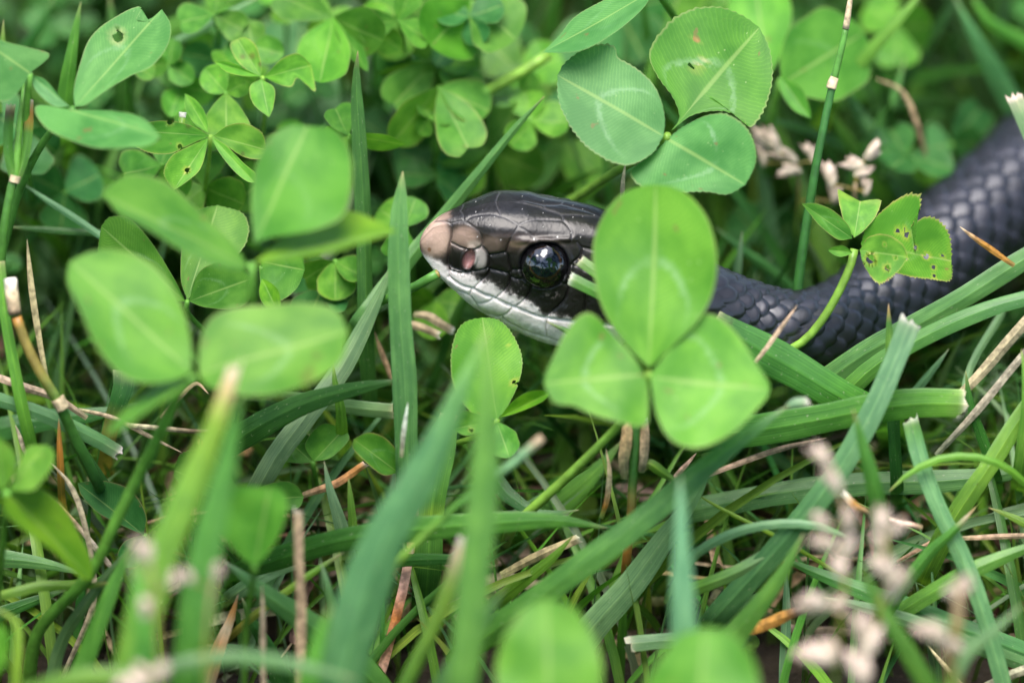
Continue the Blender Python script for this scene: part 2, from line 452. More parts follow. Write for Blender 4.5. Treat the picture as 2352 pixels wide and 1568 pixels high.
def leaflet_geo(base, tip, d, width=None, shape='ob', side=0., L=None, R=None, cup=.10, fold=.10, bend=0., serr=.012,
                holes=(), nr=56, nc=7, seed=0, scorch=0.0, spots=()):
    r = np.random.default_rng(seed)
    b = np.array(base, float); tp = np.array(tip, float)
    ax = tp - b; Lp = np.linalg.norm(ax); ax /= Lp
    pp = np.array([-ax[1], ax[0]])
    def loc(q):
        q = np.asarray(q, float) - b
        return np.stack([q @ ax / Lp, q @ pp], -1)
    if L is None:
        st = np.array(SHAPES[shape])
        jit = 1 + .04 * r.standard_normal(len(st))
        Lq = np.stack([st[:, 0], -st[:, 1] * width / 2 * jit], 1)
    else: Lq = loc(L)
    if R is None:
        st = np.array(SHAPES[shape])
        jit = 1 + .04 * r.standard_normal(len(st))
        Rq = np.stack([st[:, 0], st[:, 1] * width / 2 * jit], 1)
    else: Rq = loc(R)
    if np.mean(Lq[:, 1]) > np.mean(Rq[:, 1]): Lq, Rq = Rq, Lq
    side = side * (1 if pp[1] > 0 else -1)                    # positive: the blade of the leaf faces the sky
    e0, e1 = np.array([[0., 0.]]), np.array([[1., 0.]])
    sc = np.array([Lp, 1.])
    ml = spline(np.vstack([e0, Lq, e1]) * sc, nr) / sc
    mr = spline(np.vstack([e0, Rq, e1]) * sc, nr) / sc
    W = max(np.abs(ml[:, 1]).max(), np.abs(mr[:, 1]).max())
    ml0, mr0 = ml.copy(), mr.copy()
    if serr:
        z = np.zeros(nr); z[2:-2:2] = serr
        for m_ in (ml, mr): m_[:, 1] *= 1 + z * r.uniform(.4, 1.6, nr)
        for m_ in (ml, mr): m_[:, 0] += z * .4
    vm = np.clip((ml[:, 0] + mr[:, 0]) / 2, 0, 1); vm = np.maximum.accumulate(vm); vm[-1] = 1
    cs = np.linspace(-1, 1, 2 * nc + 1)
    V2 = np.zeros((nr, len(cs), 2))
    for j, c_ in enumerate(cs):
        m_ = (ml if c_ < 0 else mr) if abs(c_) > .99 else (ml0 if c_ < 0 else mr0)
        k = abs(c_)
        V2[:, j, 0] = vm * (1 - k) + m_[:, 0] * k
        V2[:, j, 1] = m_[:, 1] * k
    if holes:
        for (hu, hv, hr) in holes:                            # in leaf units: across -1..1, along 0..1, radius in px
            q = np.stack([(V2[..., 0] - hv) * Lp, V2[..., 1] - hu * W], -1)
            dist = np.linalg.norm(q, axis=-1)
            near = (dist < hr * 1.7) & (dist > hr * .55)
            V2[near] = (np.array([hv, hu * W]) + (q[near] / dist[near][:, None]) * hr * r.uniform(.85, 1.1, near.sum())[:, None] / np.array([Lp, 1.])) if near.any() else V2[near]
    pxs = b[0] + ax[0] * V2[..., 0] * Lp + pp[0] * V2[..., 1]
    pys = b[1] + ax[1] * V2[..., 0] * Lp + pp[1] * V2[..., 1]
    ds = d[0] + (d[1] - d[0]) * V2[..., 0] + side * V2[..., 1] / W
    X = P(pxs, pys, ds)
    e_a = P(tp[0], tp[1], d[1]) - P(b[0], b[1], d[0])
    q1 = b + pp * W
    e_s = P(q1[0], q1[1], d[0] + side) - P(b[0], b[1], d[0])
    nv = unit(np.cross(e_a, e_s))
    if nv @ (EYE - X[0, 0]) < 0: nv = -nv
    Wc = W * PX; Lc = Lp * PX
    uu = V2[..., 1] / W; vv = V2[..., 0]
    ph = r.uniform(0, 6, 3)
    hh = Wc * (cup * uu ** 2 + fold * np.abs(uu)) + bend * Lc * np.sin(math.pi * np.clip(vv, 0, 1)) \
        + Wc * .022 * np.sin(vv * 7 + ph[0] + uu * 3) + Wc * .03 * np.abs(uu) * np.sin(vv * 11 + ph[1] + np.sign(uu) * ph[2])
    X = X + nv * hh[..., None]
    F = grid_faces(nr, len(cs))
    ctr = V2.reshape(-1, 2)[F].mean(1)
    keep = np.ones(len(F), bool)
    for (hu, hv, hr) in holes:
        keep &= np.linalg.norm((ctr - np.array([hv, hu * W])) * np.array([Lp, 1]), axis=1) > hr * .8
    F = F[keep]
    C = np.ones((nr, len(cs), 3))
    k = (np.abs(cs) > .93)[None, :, None] * scorch
    tipk = np.clip((vv - .9) / .1, 0, 1)[..., None] * scorch * .7
    k = np.maximum(np.broadcast_to(k, C.shape[:2] + (1,)), tipk)
    C = C * (1 - k) + np.array([2.3, 1.2, 1.6]) * k
    for (hu, hv, hr) in holes:
        q = np.linalg.norm(np.stack([(V2[..., 0] - hv) * Lp, V2[..., 1] - hu * W], -1), axis=-1)
        kk = np.exp(-((q - hr) / (hr * .35)) ** 2)[..., None]
        C = C * (1 - kk * .8) + np.array([2.8, 1.3, 2.0]) * kk * .8
    for (su, sv, sr) in spots:                               # dark lesions
        q = np.linalg.norm(np.stack([(V2[..., 0] - sv) * Lp, V2[..., 1] - su * W], -1), axis=-1)
        kk = (1 / (1 + np.exp((q / sr - 1) * 5)))[..., None] * .75
        C = C * (1 - kk) + np.array([.9, .38, .8]) * kk
    uv = np.stack(np.broadcast_arrays((cs[None, :] + 1) / 2, vv), -1).reshape(-1, 2)
    return X.reshape(-1, 3), F, uv, C.reshape(-1, 3)


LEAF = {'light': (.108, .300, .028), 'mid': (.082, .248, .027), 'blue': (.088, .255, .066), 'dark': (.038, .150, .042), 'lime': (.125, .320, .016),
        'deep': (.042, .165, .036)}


def clover(label, group, leaflets, petiole=None, pr=10, pcol='l', col='mid', chev=.5, root='back', name='clover'):
    """leaflets: dicts for leaflet_geo (+ col, chev); petiole: points from the leaf down"""
    first = leaflets[0]
    if petiole:
        a = np.array(petiole, float); p3 = root_extend(P(a[:, 0], a[:, 1], a[:, 2]), root); org = p3[-1]
    else: org = P(first['base'][0], first['base'][1], first['d'][0])
    e = tag(empty(name, org), label, 'clover', group)
    for k in leaflets:
        k = dict(k); SEED[0] += 1
        c = LEAF[k.pop('col', col)]; ch = k.pop('chev', chev); nm = k.pop('name', 'leaflet')
        X, F, uv, C = leaflet_geo(seed=SEED[0], **k)
        ob = make_mesh(nm, X, F, M_CLOVER, uv, C, e, org)
        j = 1 + .06 * rng.standard_normal(3)
        ob.color = (c[0] * j[0], c[1] * j[1], c[2] * j[2], ch)
    if petiole:
        tube('petiole', petiole, pr, pcol, e, org, root=root)
    return e


def lf(base, tip, d, width=None, **k):
    return dict(base=base, tip=tip, d=d, width=width, **k)
# ------------------------------------------------------------------ ground
def make_ground():
    m, nt = mat_new('soil_mat'); n = N(nt)
    tc = n('TexCoord')
    a = n('TexNoise', i_Scale=90.0, i_Detail=8.0); b2 = n('TexNoise', i_Scale=700.0, i_Detail=5.0); far = n('TexNoise', i_Scale=6.0, i_Detail=8.0)
    for q in (a, b2, far): n.link(tc.outputs['Object'], q.inputs['Vector'])
    soil = n.mix(n.ramp(a.outputs[0], .35, .7), (.018, .013, .008), (.060, .042, .027))
    soil = n.mix(n.ramp(b2.outputs[0], .6, .78), soil, (.12, .09, .06))
    lawn = n.mix(n.ramp(far.outputs[0], .3, .7), (.035, .085, .02), (.07, .14, .035))
    ln = n('VectorMath', operation='LENGTH'); n.link(tc.outputs['Object'], ln.inputs[0])
    c = n.mix(n.ramp(ln.outputs['Value'], .22, .5), soil, lawn)
    p = n('BsdfPrincipled', i_Roughness=.9); n.link(c, p.inputs['Base Color'])
    bm = n('Bump', i_Strength=.9, i_Distance=.002); n.link(b2.outputs[0], bm.inputs['Height']); n.link(bm.outputs[0], p.inputs['Normal'])
    out = n('OutputMaterial'); n.link(p.outputs[0], out.inputs[0])
    t = np.linspace(-1, 1, 161)
    g = np.sinh(t * 10.5) / np.sinh(10.5) * 40000            # cm
    g = np.where(np.abs(t) < 1, g + t * 30, g)
    X, Y = np.meshgrid(g, g, indexing='ij')
    Z = .16 * np.sin(X * 1.3 + 1) * np.cos(Y * 1.1) + .10 * np.sin(X * 3.1 + Y * 2.3) - .12
    Z = Z * np.exp(-(X ** 2 + Y ** 2) / 60 ** 2)
    o = make_mesh('ground', np.stack([X, Y, Z], -1).reshape(-1, 3), grid_faces(161, 161), m)
    tag(o, kind='structure')


make_ground()

# ------------------------------------------------------------------ snake
ZS = 3.748                                                  # head drawing units per picture unit
HU = PX / ZS                                                # cm per head drawing unit
E_ROLL = math.radians(36)
SE, CE = math.sin(E_ROLL), math.cos(E_ROLL)
HD0 = 0.06                                                   # cm, depth of the head's mid plane


def head_point(x, yup, z):
    """head drawing coords (x right, yup = -y down, z towards lens) -> cm"""
    return P(x / ZS + 932.5, -yup / ZS + 406.5, z * HU + HD0)


HX = np.array([118, 124, 140, 180, 240, 330, 450, 600, 800, 1000, 1200, 1400, 1600, 1800, 2000, 2300.])
YT = np.array([565, 535, 497, 435, 375, 312, 252, 183, 117, 118, 168, 200, 245, 330, 440, 640.])
YR = np.array([578, 560, 535, 490, 440, 424, 440, 475, 508, 530, 540, 548, 570, 630, 720, 860.])
YL = np.array([590, 610, 640, 700, 770, 850, 910, 976, 1056, 1130, 1195, 1240, 1270, 1280, 1270, 1190.])
YB = np.array([596, 625, 655, 705, 790, 885, 1000, 1128, 1245, 1350, 1425, 1470, 1490, 1480, 1440, 1330.])
AW = np.array([6, 22, 45, 68, 84, 145, 220, 280, 330, 380, 415, 430, 430, 400, 360, 300.])
WW = np.array([8, 34, 62, 104, 150, 210, 280, 345, 410, 460, 500, 525, 530, 500, 440, 360.])


def smooth_tab(xq, xs, ys):
    """monotone cubic (pchip-like)"""
    h = np.diff(xs); dl = np.diff(ys) / h
    m = np.zeros(len(xs))
    for i in range(1, len(xs) - 1):
        m[i] = 0 if dl[i - 1] * dl[i] <= 0 else 2 / (1 / dl[i - 1] + 1 / dl[i])
    m[0], m[-1] = dl[0], dl[-1]
    i = np.clip(np.searchsorted(xs, xq) - 1, 0, len(h) - 1)
    t = (xq - xs[i]) / h[i]
    return ((2 * t ** 3 - 3 * t ** 2 + 1) * ys[i] + (t ** 3 - 2 * t ** 2 + t) * h[i] * m[i] + (-2 * t ** 3 + 3 * t ** 2) * ys[i + 1] + (t ** 3 - t ** 2) * h[i] * m[i + 1])


NH = 170                                                    # points on half a ring
RING = 2 * NH
NST = 430
tt = np.linspace(0, 1, NST)
xst = 118 + (2300 - 118) * (0.30 * tt ** 2 + .62 * tt + .08 * tt ** 4)
yt, yr, yl, yb = (smooth_tab(xst, HX, q) for q in (YT, YR, YL, YB))
aw, ww = smooth_tab(xst, HX, AW), smooth_tab(xst, HX, WW)


ym = yt.copy()                                               # midline of the crown; found so that the far brow makes the skyline
aw = np.minimum(aw, .92 * (yr - yt) / (2 * SE))
ww = ww * .94


def half_ring(i):
    a, w = aw[i], ww[i]
    yt = ym
    dl = max((yr[i] - yt[i] - a * SE) / CE, 2)
    hl = max((yl[i] - yt[i] - w * SE) / CE, dl + 3)
    hb = max((yb[i] - yt[i] - .55 * w * SE) / CE, hl + 2)
    f = np.clip((xst[i] - 300) / 500, 0, 1)
    pts = [(0, 0), (.5 * a, -.13 * dl), (.85 * a, -.5 * dl), (a, -.85 * dl - 2 * f), (a * 1.02 + .02 * w, -dl * 1.12 - 4),
           (.35 * a + .62 * w, -dl - .35 * (hl - dl)), (.12 * a + .87 * w, -dl - .72 * (hl - dl)), (w, -hl), (.93 * w, -hl - .45 * (hb - hl)), (.72 * w, -hl - .85 * (hb - hl)),
           (.42 * w, -hb - .03 * w), (0, -hb - .06 * w)]
    return spline(pts, NH + 1)


for _ in range(7):
    rings_lh = np.array([half_ring(i) for i in range(NST)])  # (NST, NH+1, 2)
    skyline = (-ym[:, None] + rings_lh[..., 0] * SE + rings_lh[..., 1] * CE).max(1)
    ym = ym + .8 * (skyline + yt)
yt = ym
rings_lh = np.array([half_ring(i) for i in range(NST)])
l, h = rings_lh[..., 0], rings_lh[..., 1]
yup = -yt[:, None] - l * SE + h * CE
zz = l * CE + h * SE
yupF = -yt[:, None] + l * SE + h * CE
zzF = -l * CE + h * SE
xx = np.repeat(xst[:, None], NH + 1, 1)
near3 = np.stack([xx, yup, zz], -1)
far3 = np.stack([xx, yupF, zzF], -1)

# plate seams, read off the side of the head
SEAMS = [
    [(180, 445), (215, 395), (245, 385), (330, 380), (385, 405), (392, 440), (388, 520), (370, 600), (362, 680), (358, 740), (375, 800), (372, 855)],
    [(392, 400), (450, 385), (520, 392), (580, 430), (635, 475), (652, 530), (652, 590), (610, 615), (560, 625), (480, 610), (420, 580), (388, 565)],
    [(362, 690), (380, 760), (440, 795), (560, 812), (640, 803), (700, 782), (715, 720), (705, 660), (680, 620), (652, 595)],
    [(575, 765), (565, 812)],
    [(460, 280), (490, 320), (505, 378), (560, 345), (650, 325), (740, 320), (810, 335)], [(440, 386), (505, 378)],
    [(810, 335), (870, 355), (930, 390), (965, 415), (945, 460), (910, 520), (880, 580), (860, 650)],
    [(965, 415), (1050, 378), (1130, 368), (1250, 372), (1350, 382), (1400, 430), (1430, 480), (1425, 545)],
    [(965, 430), (1030, 460), (1080, 500), (1130, 540), (1160, 552)],
    [(1330, 325), (1450, 325), (1580, 335), (1720, 355), (1850, 400)],
    [(715, 180), (790, 200), (900, 205), (1000, 225), (1130, 255), (1200, 280), (1330, 325), (1350, 382)],
    [(775, 215), (790, 270), (815, 330)], [(1130, 180), (1165, 220), (1200, 280)],
    [(652, 600), (690, 640), (715, 670), (780, 665), (855, 650), (880, 690), (890, 750), (905, 800), (880, 825), (780, 805), (700, 786)],
    [(905, 800), (985, 790)], [(905, 860), (960, 880), (1000, 870), (1040, 900), (1078, 940), (1150, 938), (1250, 934), (1330, 905), (1400, 935)],
    [(385, 805), (470, 825), (560, 818)], [(720, 785), (700, 840), (640, 900), (580, 962)],
    [(880, 825), (895, 860), (885, 920), (850, 970), (780, 1035)], [(1072, 940), (1065, 980), (1030, 1040), (990, 1080), (940, 1118)],
    [(1400, 945), (1370, 1040), (1310, 1110), (1250, 1160), (1200, 1210)], [(1545, 960), (1545, 1080), (1520, 1190), (1450, 1242)],
    [(372, 860), (470, 930), (580, 965), (680, 1015), (760, 1042), (850, 1090), (930, 1120), (1010, 1150), (1110, 1190), (1200, 1212), (1330, 1230), (1450, 1245), (1600, 1262), (1850, 1280)],
    [(545, 1020), (560, 975)], [(440, 975), (545, 1020), (600, 1085), (640, 1140), (720, 1182), (800, 1197), (870, 1172), (908, 1130)], [(620, 1090), (690, 1080), (740, 1055)],
    [(830, 1200), (850, 1230), (1000, 1310), (1100, 1350), (1215, 1378), (1330, 1420), (1500, 1450)], [(1210, 1220), (1205, 1300), (1215, 1378)],
    [(1480, 560), (1510, 620), (1490, 690), (1420, 750), (1400, 790), (1380, 860), (1400, 935)], [(1420, 755), (1480, 765), (1540, 800), (1640, 830)], [(1510, 600), (1650, 640)]]
LIP = 22


def seg_dist(px, py, poly):
    poly = np.array(poly, float)
    best = np.full(px.shape, 1e9)
    for (ax_, ay_), (bx_, by_) in zip(poly[:-1], poly[1:]):
        dx, dy = bx_ - ax_, by_ - ay_
        k = np.clip(((px - ax_) * dx + (py - ay_) * dy) / (dx * dx + dy * dy + 1e-9), 0, 1)
        best = np.minimum(best, np.hypot(px - ax_ - k * dx, py - ay_ - k * dy))
    return best


sxp, syp = xx, -yup
seam_d = np.full(sxp.shape, 1e9)
for q in SEAMS:
    qq = spline(q, max(4 * len(q), 8)) if len(q) > 2 else np.array(q, float)
    lo, hi = qq.min(0) - 80, qq.max(0) + 80
    msk = (sxp > lo[0]) & (sxp < hi[0]) & (syp > lo[1]) & (syp < hi[1])
    seam_d[msk] = np.minimum(seam_d[msk], seg_dist(sxp[msk], syp[msk], qq))
lip_d = seg_dist(sxp, syp, spline(SEAMS[LIP], 40))


def vnoise(x, y, seed, scale):
    """value noise, smooth"""
    r = np.random.default_rng(seed); T = r.uniform(0, 1, (256, 256))
    x, y = x / scale, y / scale
    xi, yi = np.floor(x).astype(int), np.floor(y).astype(int)
    fx, fy = x - xi, y - yi
    fx, fy = fx * fx * (3 - 2 * fx), fy * fy * (3 - 2 * fy)
    g = lambda a, b: T[a % 256, b % 256]
    return (g(xi, yi) * (1 - fx) + g(xi + 1, yi) * fx) * (1 - fy) + (g(xi, yi + 1) * (1 - fx) + g(xi + 1, yi + 1) * fx) * fy


def fbm(x, y, seed, scale):
    return .5 * vnoise(x, y, seed, scale) + .3 * vnoise(x, y, seed + 1, scale / 2.3) + .2 * vnoise(x, y, seed + 2, scale / 5)


EX, EY, ER = 1192., 748., 208.
e_d = np.hypot((sxp - EX) / 1.05, (syp - EY) * 1.04)
bx = np.array([100, 372, 480, 590, 640, 720, 800, 880, 960, 1040, 1120, 1180, 1260, 1360, 1450, 1600, 1900, 2300])
by = np.array([640, 800, 838, 862, 908, 895, 955, 985, 1018, 1062, 1108, 1178, 1192, 1208, 1230, 1255, 1290, 1270])
pale = np.clip((syp - np.interp(sxp, bx, by)) / 40, 0, 1)
dors = np.clip((syp - yr[:, None] + 10) / 60, 0, 1)          # 0 on the crown, 1 on the side
disp = (-16 * np.exp(-(seam_d / 8.0) ** 2) + 12 * (1 - np.exp(-seam_d / 34.0))) * (.22 + .78 * dors) * (1 - .4 * pale)
disp -= 16 * np.exp(-(lip_d / 11.0) ** 2)
disp += 5 * (fbm(sxp, syp, 3, 90) - .5) + 2.0 * (fbm(sxp, syp, 9, 14) - .5)
disp += np.where((syp > 800) & (sxp > 850), 9 * (fbm(sxp, syp, 5, 45) - .5), 0)
nos = np.hypot((sxp - 545) / 52 + (syp - 700) / 260, (syp - 705) / 78)
disp -= 62 * np.clip(1 - nos ** 2, 0, 1) ** .6
disp += 12 * np.exp(-((nos - 1.25) / .22) ** 2)
disp -= 150 * np.clip((ER - 6 - e_d) / 50, 0, 1)
disp += 12 * np.exp(-((e_d - ER - 14) / 16) ** 2)
disp += 26 * np.exp(-((syp - 540 + .03 * (sxp - 1190)) / 24) ** 2) * np.clip((sxp - 900) / 120, 0, 1) * np.clip((1480 - sxp) / 80, 0, 1)
disp *= np.clip((sxp - 118) / 60, 0.05, 1)

# colours on the head
col = np.zeros(sxp.shape + (3,))
BLK = np.array((.0085, .0072, .0066)); TAN = np.array((.36, .245, .19)); WHT = np.array((.92, .82, .80)); BRN = np.array((.055, .038, .030))
col[:] = BLK
n1, n2 = fbm(sxp, syp, 21, 70), fbm(sxp, syp, 31, 22)


def paint(k, c):
    global col
    k = np.clip(k, 0, 1)[..., None]
    col = col * (1 - k) + np.asarray(c) * k


def blob(cx, cy, rx, ry, soft=1.0):
    q = np.hypot((sxp - cx) / rx, (syp - cy) / ry)
    return 1 / (1 + np.exp((q - 1) * 7 / soft))


paint(blob(900, 560, 420, 75) * .75, BRN)
paint(blob(740, 575, 80, 60) * .55, (.22, .155, .12))
paint(blob(960, 575, 70, 28) * .6, (.24, .17, .11))
paint(blob(310, 340, 70, 30) * .7, TAN * .8)
paint(blob(500, 520, 115, 85) * .85, TAN * .85)
paint(blob(590, 580, 60, 36) * .7, (.36, .29, .24))
paint(blob(250, 520, 130, 165, .6) * (sxp < 395), TAN * 1.15)
paint(blob(200, 620, 16, 18), (.22, .11, .06))
paint((blob(640, 700, 50, 85, .8)) * .9, (.42, .37, .34))
paint(blob(300, 690, 60, 40) * .5 * (n2 + .3), (.03, .025, .025))
bx = np.array([100, 372, 480, 590, 640, 720, 800, 880, 960, 1040, 1120, 1180, 1260, 1360, 1450, 1600, 1900, 2300])
by = np.array([640, 800, 838, 862, 908, 895, 955, 985, 1018, 1062, 1108, 1178, 1192, 1208, 1230, 1255, 1290, 1270])
edge = np.interp(sxp, bx, by) + (n1 - .5) * 70 + (n2 - .5) * 60
edge = np.where(sxp < 370, np.interp(sxp, [100, 200, 300, 370], [640, 690, 730, 800]) + (n2 - .5) * 30, edge)
kw = 1 / (1 + np.exp(-(syp - edge) / 9))
paint(kw, WHT)
paint(kw * np.clip((n1 - .45) * 1.6, 0, .35), (.60, .54, .50))
paint(np.clip((n2 - .62) * 5, 0, 1) * (1 - kw) * blob(960, 930, 210, 90, 1.5) * .5, (.20, .18, .18))
paint(blob(1260, 1010, 60, 35) * np.clip((n2 - .5) * 6, 0, 1) * .6, (.20, .16, .15))
gro = np.exp(-(seam_d / 7.5) ** 2)
lum = col.mean(-1)
paint(gro * np.clip((lum - .06) * 8, 0, 1) * .75 * np.where(kw > .5, .35, 1), (.05, .04, .04))
paint(gro * (lum < .05) * .45 * (n2 + .25) * (syp < 560), (.09, .085, .09))
paint(np.clip(1.12 - nos, 0, .4) * 2.5, (.40, .20, .19))
paint(np.exp(-((nos - 1.15) / .12) ** 2) * (sxp < 560) * .8, (.03, .02, .02))
paint(np.clip((ER + 10 - e_d) / 12, 0, 1), (.010, .010, .012))
r_ = np.random.default_rng(5)
for _ in range(50):                                        # dust on the crown
    cx, cy = r_.uniform(600, 1750), r_.uniform(130, 540)
    if cy < np.interp(cx, HX, YT) + 12: continue
    q = np.hypot(sxp - cx, (syp - cy) * 1.2)
    paint((q < r_.choice([3, 4, 5, 6], p=[.4, .3, .2, .1])) * r_.uniform(.3, 1), (.55, .53, .50))

# ---- body path
body_px = [(1552, 664, .02, 100), (1620, 700, -.1, 92), (1700, 733, -.3, 90), (1800, 762, -.5, 93), (1880, 762, -.8, 98), (1960, 735, -1.2, 104), (2050, 675, -1.65, 112), (2150, 590, -2.15, 120), (2250, 508, -2.7, 126), (2352, 425, -3.3, 131), (2500, 330, -4.1, 138)]
bp = np.array(body_px, float)
c3 = P(bp[:, 0], bp[:, 1], bp[:, 2])
tail = np.array([(8.6, 5.9, 2.3), (11.5, 7.4, 1.5), (15, 7.6, .95), (18.5, 5.5, .85), (20.5, 1.5, .85), (19.5, -3, .85), (16.5, -6.0, .75), (14.5, -9, .5), (14.8, -12, .25)])
r_all = np.concatenate([bp[:, 3] * PX, [.64, .66, .66, .63, .58, .5, .38, .22, .05]])
path = np.hstack([np.vstack([c3, tail]), r_all[:, None]])
dense = spline(path, 1600)
ds_ = np.concatenate([[0], np.cumsum(np.linalg.norm(np.diff(dense[:, :3], axis=0), axis=1))])
s_vis = ds_[np.argmin(np.linalg.norm(dense[:, :3] - c3[-1], axis=1))]
s_st = np.concatenate([np.linspace(.12, s_vis, 380), np.linspace(s_vis, ds_[-1], 200)[1:]])
bc = np.stack([np.interp(s_st, ds_, dense[:, k]) for k in range(4)], 1)
brad = bc[:, 3]; bcen = bc[:, :3]
btan = unit(np.gradient(bcen, axis=0))
cam_up = unit(UP * CE + (-FWD) * SE)
zup = np.array([0, 0, 1.])
mixk = np.clip((s_st - .2) / 1.5, 0, 1)[:, None]
upv = unit(cam_up * (1 - mixk) + zup * mixk)
upv = unit(upv - (upv * btan).sum(1, keepdims=True) * btan)
nearv = np.cross(btan, upv)
if nearv[5] @ (-FWD) < 0: nearv = -nearv
NB = len(s_st)
ringang = np.linspace(0, 2 * math.pi, RING, endpoint=False)
ca, sa = np.cos(ringang), np.sin(ringang)
flat = np.where(ca < 0, .86, 1.0)                            # a flatter belly
Bv = bcen[:, None] + brad[:, None, None] * ((ca * flat)[None, :, None] * upv[:, None] + 1.02 * sa[None, :, None] * nearv[:, None])
# scales: staggered lozenges on the flanks and back, broad plates below
pl = np.concatenate([[0], np.cumsum(np.diff(s_st) / (.275 * (brad[1:] + brad[:-1]) / 2))])
ang = np.where(ringang > math.pi, ringang - 2 * math.pi, ringang)
NROW = 17
q_ = ang / (2 * math.pi * .80 / NROW)
Pp, Qq = np.meshgrid(pl, q_, indexing='ij')
Pp = Pp + .12 * np.sin(Qq * .9)


def imbricate(p, q):
    """overlapping oval scales: at each point the topmost of the neighbours"""
    best = np.full(p.shape, -9.); rim = np.zeros(p.shape); idn = np.zeros(p.shape)
    pi, qi = np.floor(p), np.floor(q)
    for dp in (-1, 0, 1, 2):
        for dq in (-1, 0, 1, 2):
            pc, qc = pi + dp, qi + dq
            a, b = p - pc, q - qc
            r2 = (a / 1.28) ** 2 + (b / .98) ** 2
            hh = np.where((np.mod(pc + qc, 2) == 0) & (r2 < 1), .55 * (1 - r2 ** 2.2) + .42 * a, -9)
            u = hh > best
            best = np.where(u, hh, best); rim = np.where(u, 1 - r2, rim); idn = np.where(u, pc * 13 + qc * 7, idn)
    return np.maximum(best, -.3), rim, idn


hs, rimk, lid = imbricate(Pp, Qq)
hs = hs + .35
edge_ = np.clip(rimk / .25, 0, 1)
belly = np.clip((np.abs(Qq) - 8.2) / .5, 0, 1)
vent = np.abs(np.mod(Pp / 2, 1) - .5) * 2
hv = .6 * np.clip((1 - vent) / .18, 0, 1)
hs = hs * (1 - belly) + hv * belly
scale_h = .068 * (brad / .45)[:, None] * (hs - .6)
bcol = np.zeros(Bv.shape)
var = .75 + .5 * np.mod(np.sin(lid * 12.9898) * 43758.5453, 1)
bcol[:] = np.array((.0080, .0074, .0140))  # violet cast in the base colour stands in for sky sheen
bcol *= var[..., None]
bcol = bcol * (1 - belly[..., None] * .8) + np.array((.025, .024, .027)) * belly[..., None] * .8
skin_k = ((1 - edge_) * (1 - belly) * .6)[..., None]
bcol = bcol * (1 - skin_k) + np.array((.004, .004, .004)) * skin_k


def grid_normals(G, wrap):
    du = np.gradient(G, axis=0)
    dv = (np.roll(G, -1, 1) - np.roll(G, 1, 1)) if wrap else np.gradient(G, axis=1)
    return unit(np.cross(du, dv))


# assemble head rings in cm
near_cm = head_point(near3[..., 0], near3[..., 1], near3[..., 2])
far_cm = head_point(far3[..., 0], far3[..., 1], far3[..., 2])
head = np.concatenate([near_cm, far_cm[:, -2:0:-1]], 1)       # (NST, RING, 3)
hdisp = np.concatenate([disp, disp[:, -2:0:-1]], 1) * HU
hcol = np.concatenate([col, col[:, -2:0:-1]], 1)
# neck: bend the last head rings towards the first body ring
kx = np.clip((xst - 1750) / (2300 - 1750), 0, 1); kx = (kx * kx * (3 - 2 * kx))[:, None, None]
head = head * (1 - kx) + (Bv[0][None] + (xst - 2330)[:, None, None] * HU * btan[0]) * kx
G = np.concatenate([head, Bv], 0)
Nn = grid_normals(G, True)
cen = G.mean(1, keepdims=True)
sgn = np.sign(((G - cen) * Nn).sum(-1).mean())
Nn *= sgn
hfade = (1 - np.clip((xst - 1800) / 300, 0, 1))[:, None]
D = np.concatenate([hdisp * hfade, scale_h * np.clip((s_st - .12) / .4, 0, 1)[:, None]], 0)
G = G + Nn * D[..., None]
CC = np.concatenate([hcol, bcol], 0)
tot = len(G)
Vs = G.reshape(-1, 3)
Fs = grid_faces(tot, RING, True)
if sgn < 0: Fs = Fs[:, ::-1]
faces = Fs.tolist()
faces.append(list(range(RING))); faces.append(list(range((tot - 1) * RING, tot * RING)))


def make_snake_mat():
    m, nt = mat_new('snake_skin_mat'); n = N(nt)
    at = n('Attribute', attribute_name='Col'); tc = n('TexCoord')
    a = n('TexNoise', i_Scale=2600.0, i_Detail=4.0); b = n('TexNoise', i_Scale=500.0, i_Detail=4.0)
    for q in (a, b): n.link(tc.outputs['Object'], q.inputs['Vector'])
    c = n.mix(n.ramp(b.outputs[0], .3, .7), n.mix(1.0, at.outputs['Color'], (.86, .86, .86), 'MULTIPLY'), n.mix(1.0, at.outputs['Color'], (1.14, 1.14, 1.14), 'MULTIPLY'))
    p = n('BsdfPrincipled'); n.link(c, p.inputs['Base Color'])
    n.link(n.math('MULTIPLY_ADD', at.outputs['Alpha'], .54, .42), p.inputs['Specular IOR Level'])
    n.link(n.math('MULTIPLY_ADD', b.outputs[0], .20, n.math('MULTIPLY_ADD', at.outputs['Alpha'], .04, .26)), p.inputs['Roughness'])
    p.inputs['Subsurface Weight'].default_value = .0
    bm = n('Bump', i_Strength=.25, i_Distance=.00006); n.link(a.outputs[0], bm.inputs['Height']); n.link(bm.outputs[0], p.inputs['Normal'])
    out = n('OutputMaterial'); n.link(p.outputs[0], out.inputs[0])
    return m


M_SNAKE = make_snake_mat()
s_org = np.array([bcen[0][0], bcen[0][1], 0.])
snake = tag(empty('snake', s_org), 'glossy black snake with white chin and large dark eye resting in the grass', 'snake')
make_mesh('body', Vs, faces, M_SNAKE, None, CC.reshape(-1, 3), snake, s_org, alpha=np.repeat(np.concatenate([np.clip((xst - 1700) / 500, 0, 1), np.ones(NB)]), RING))


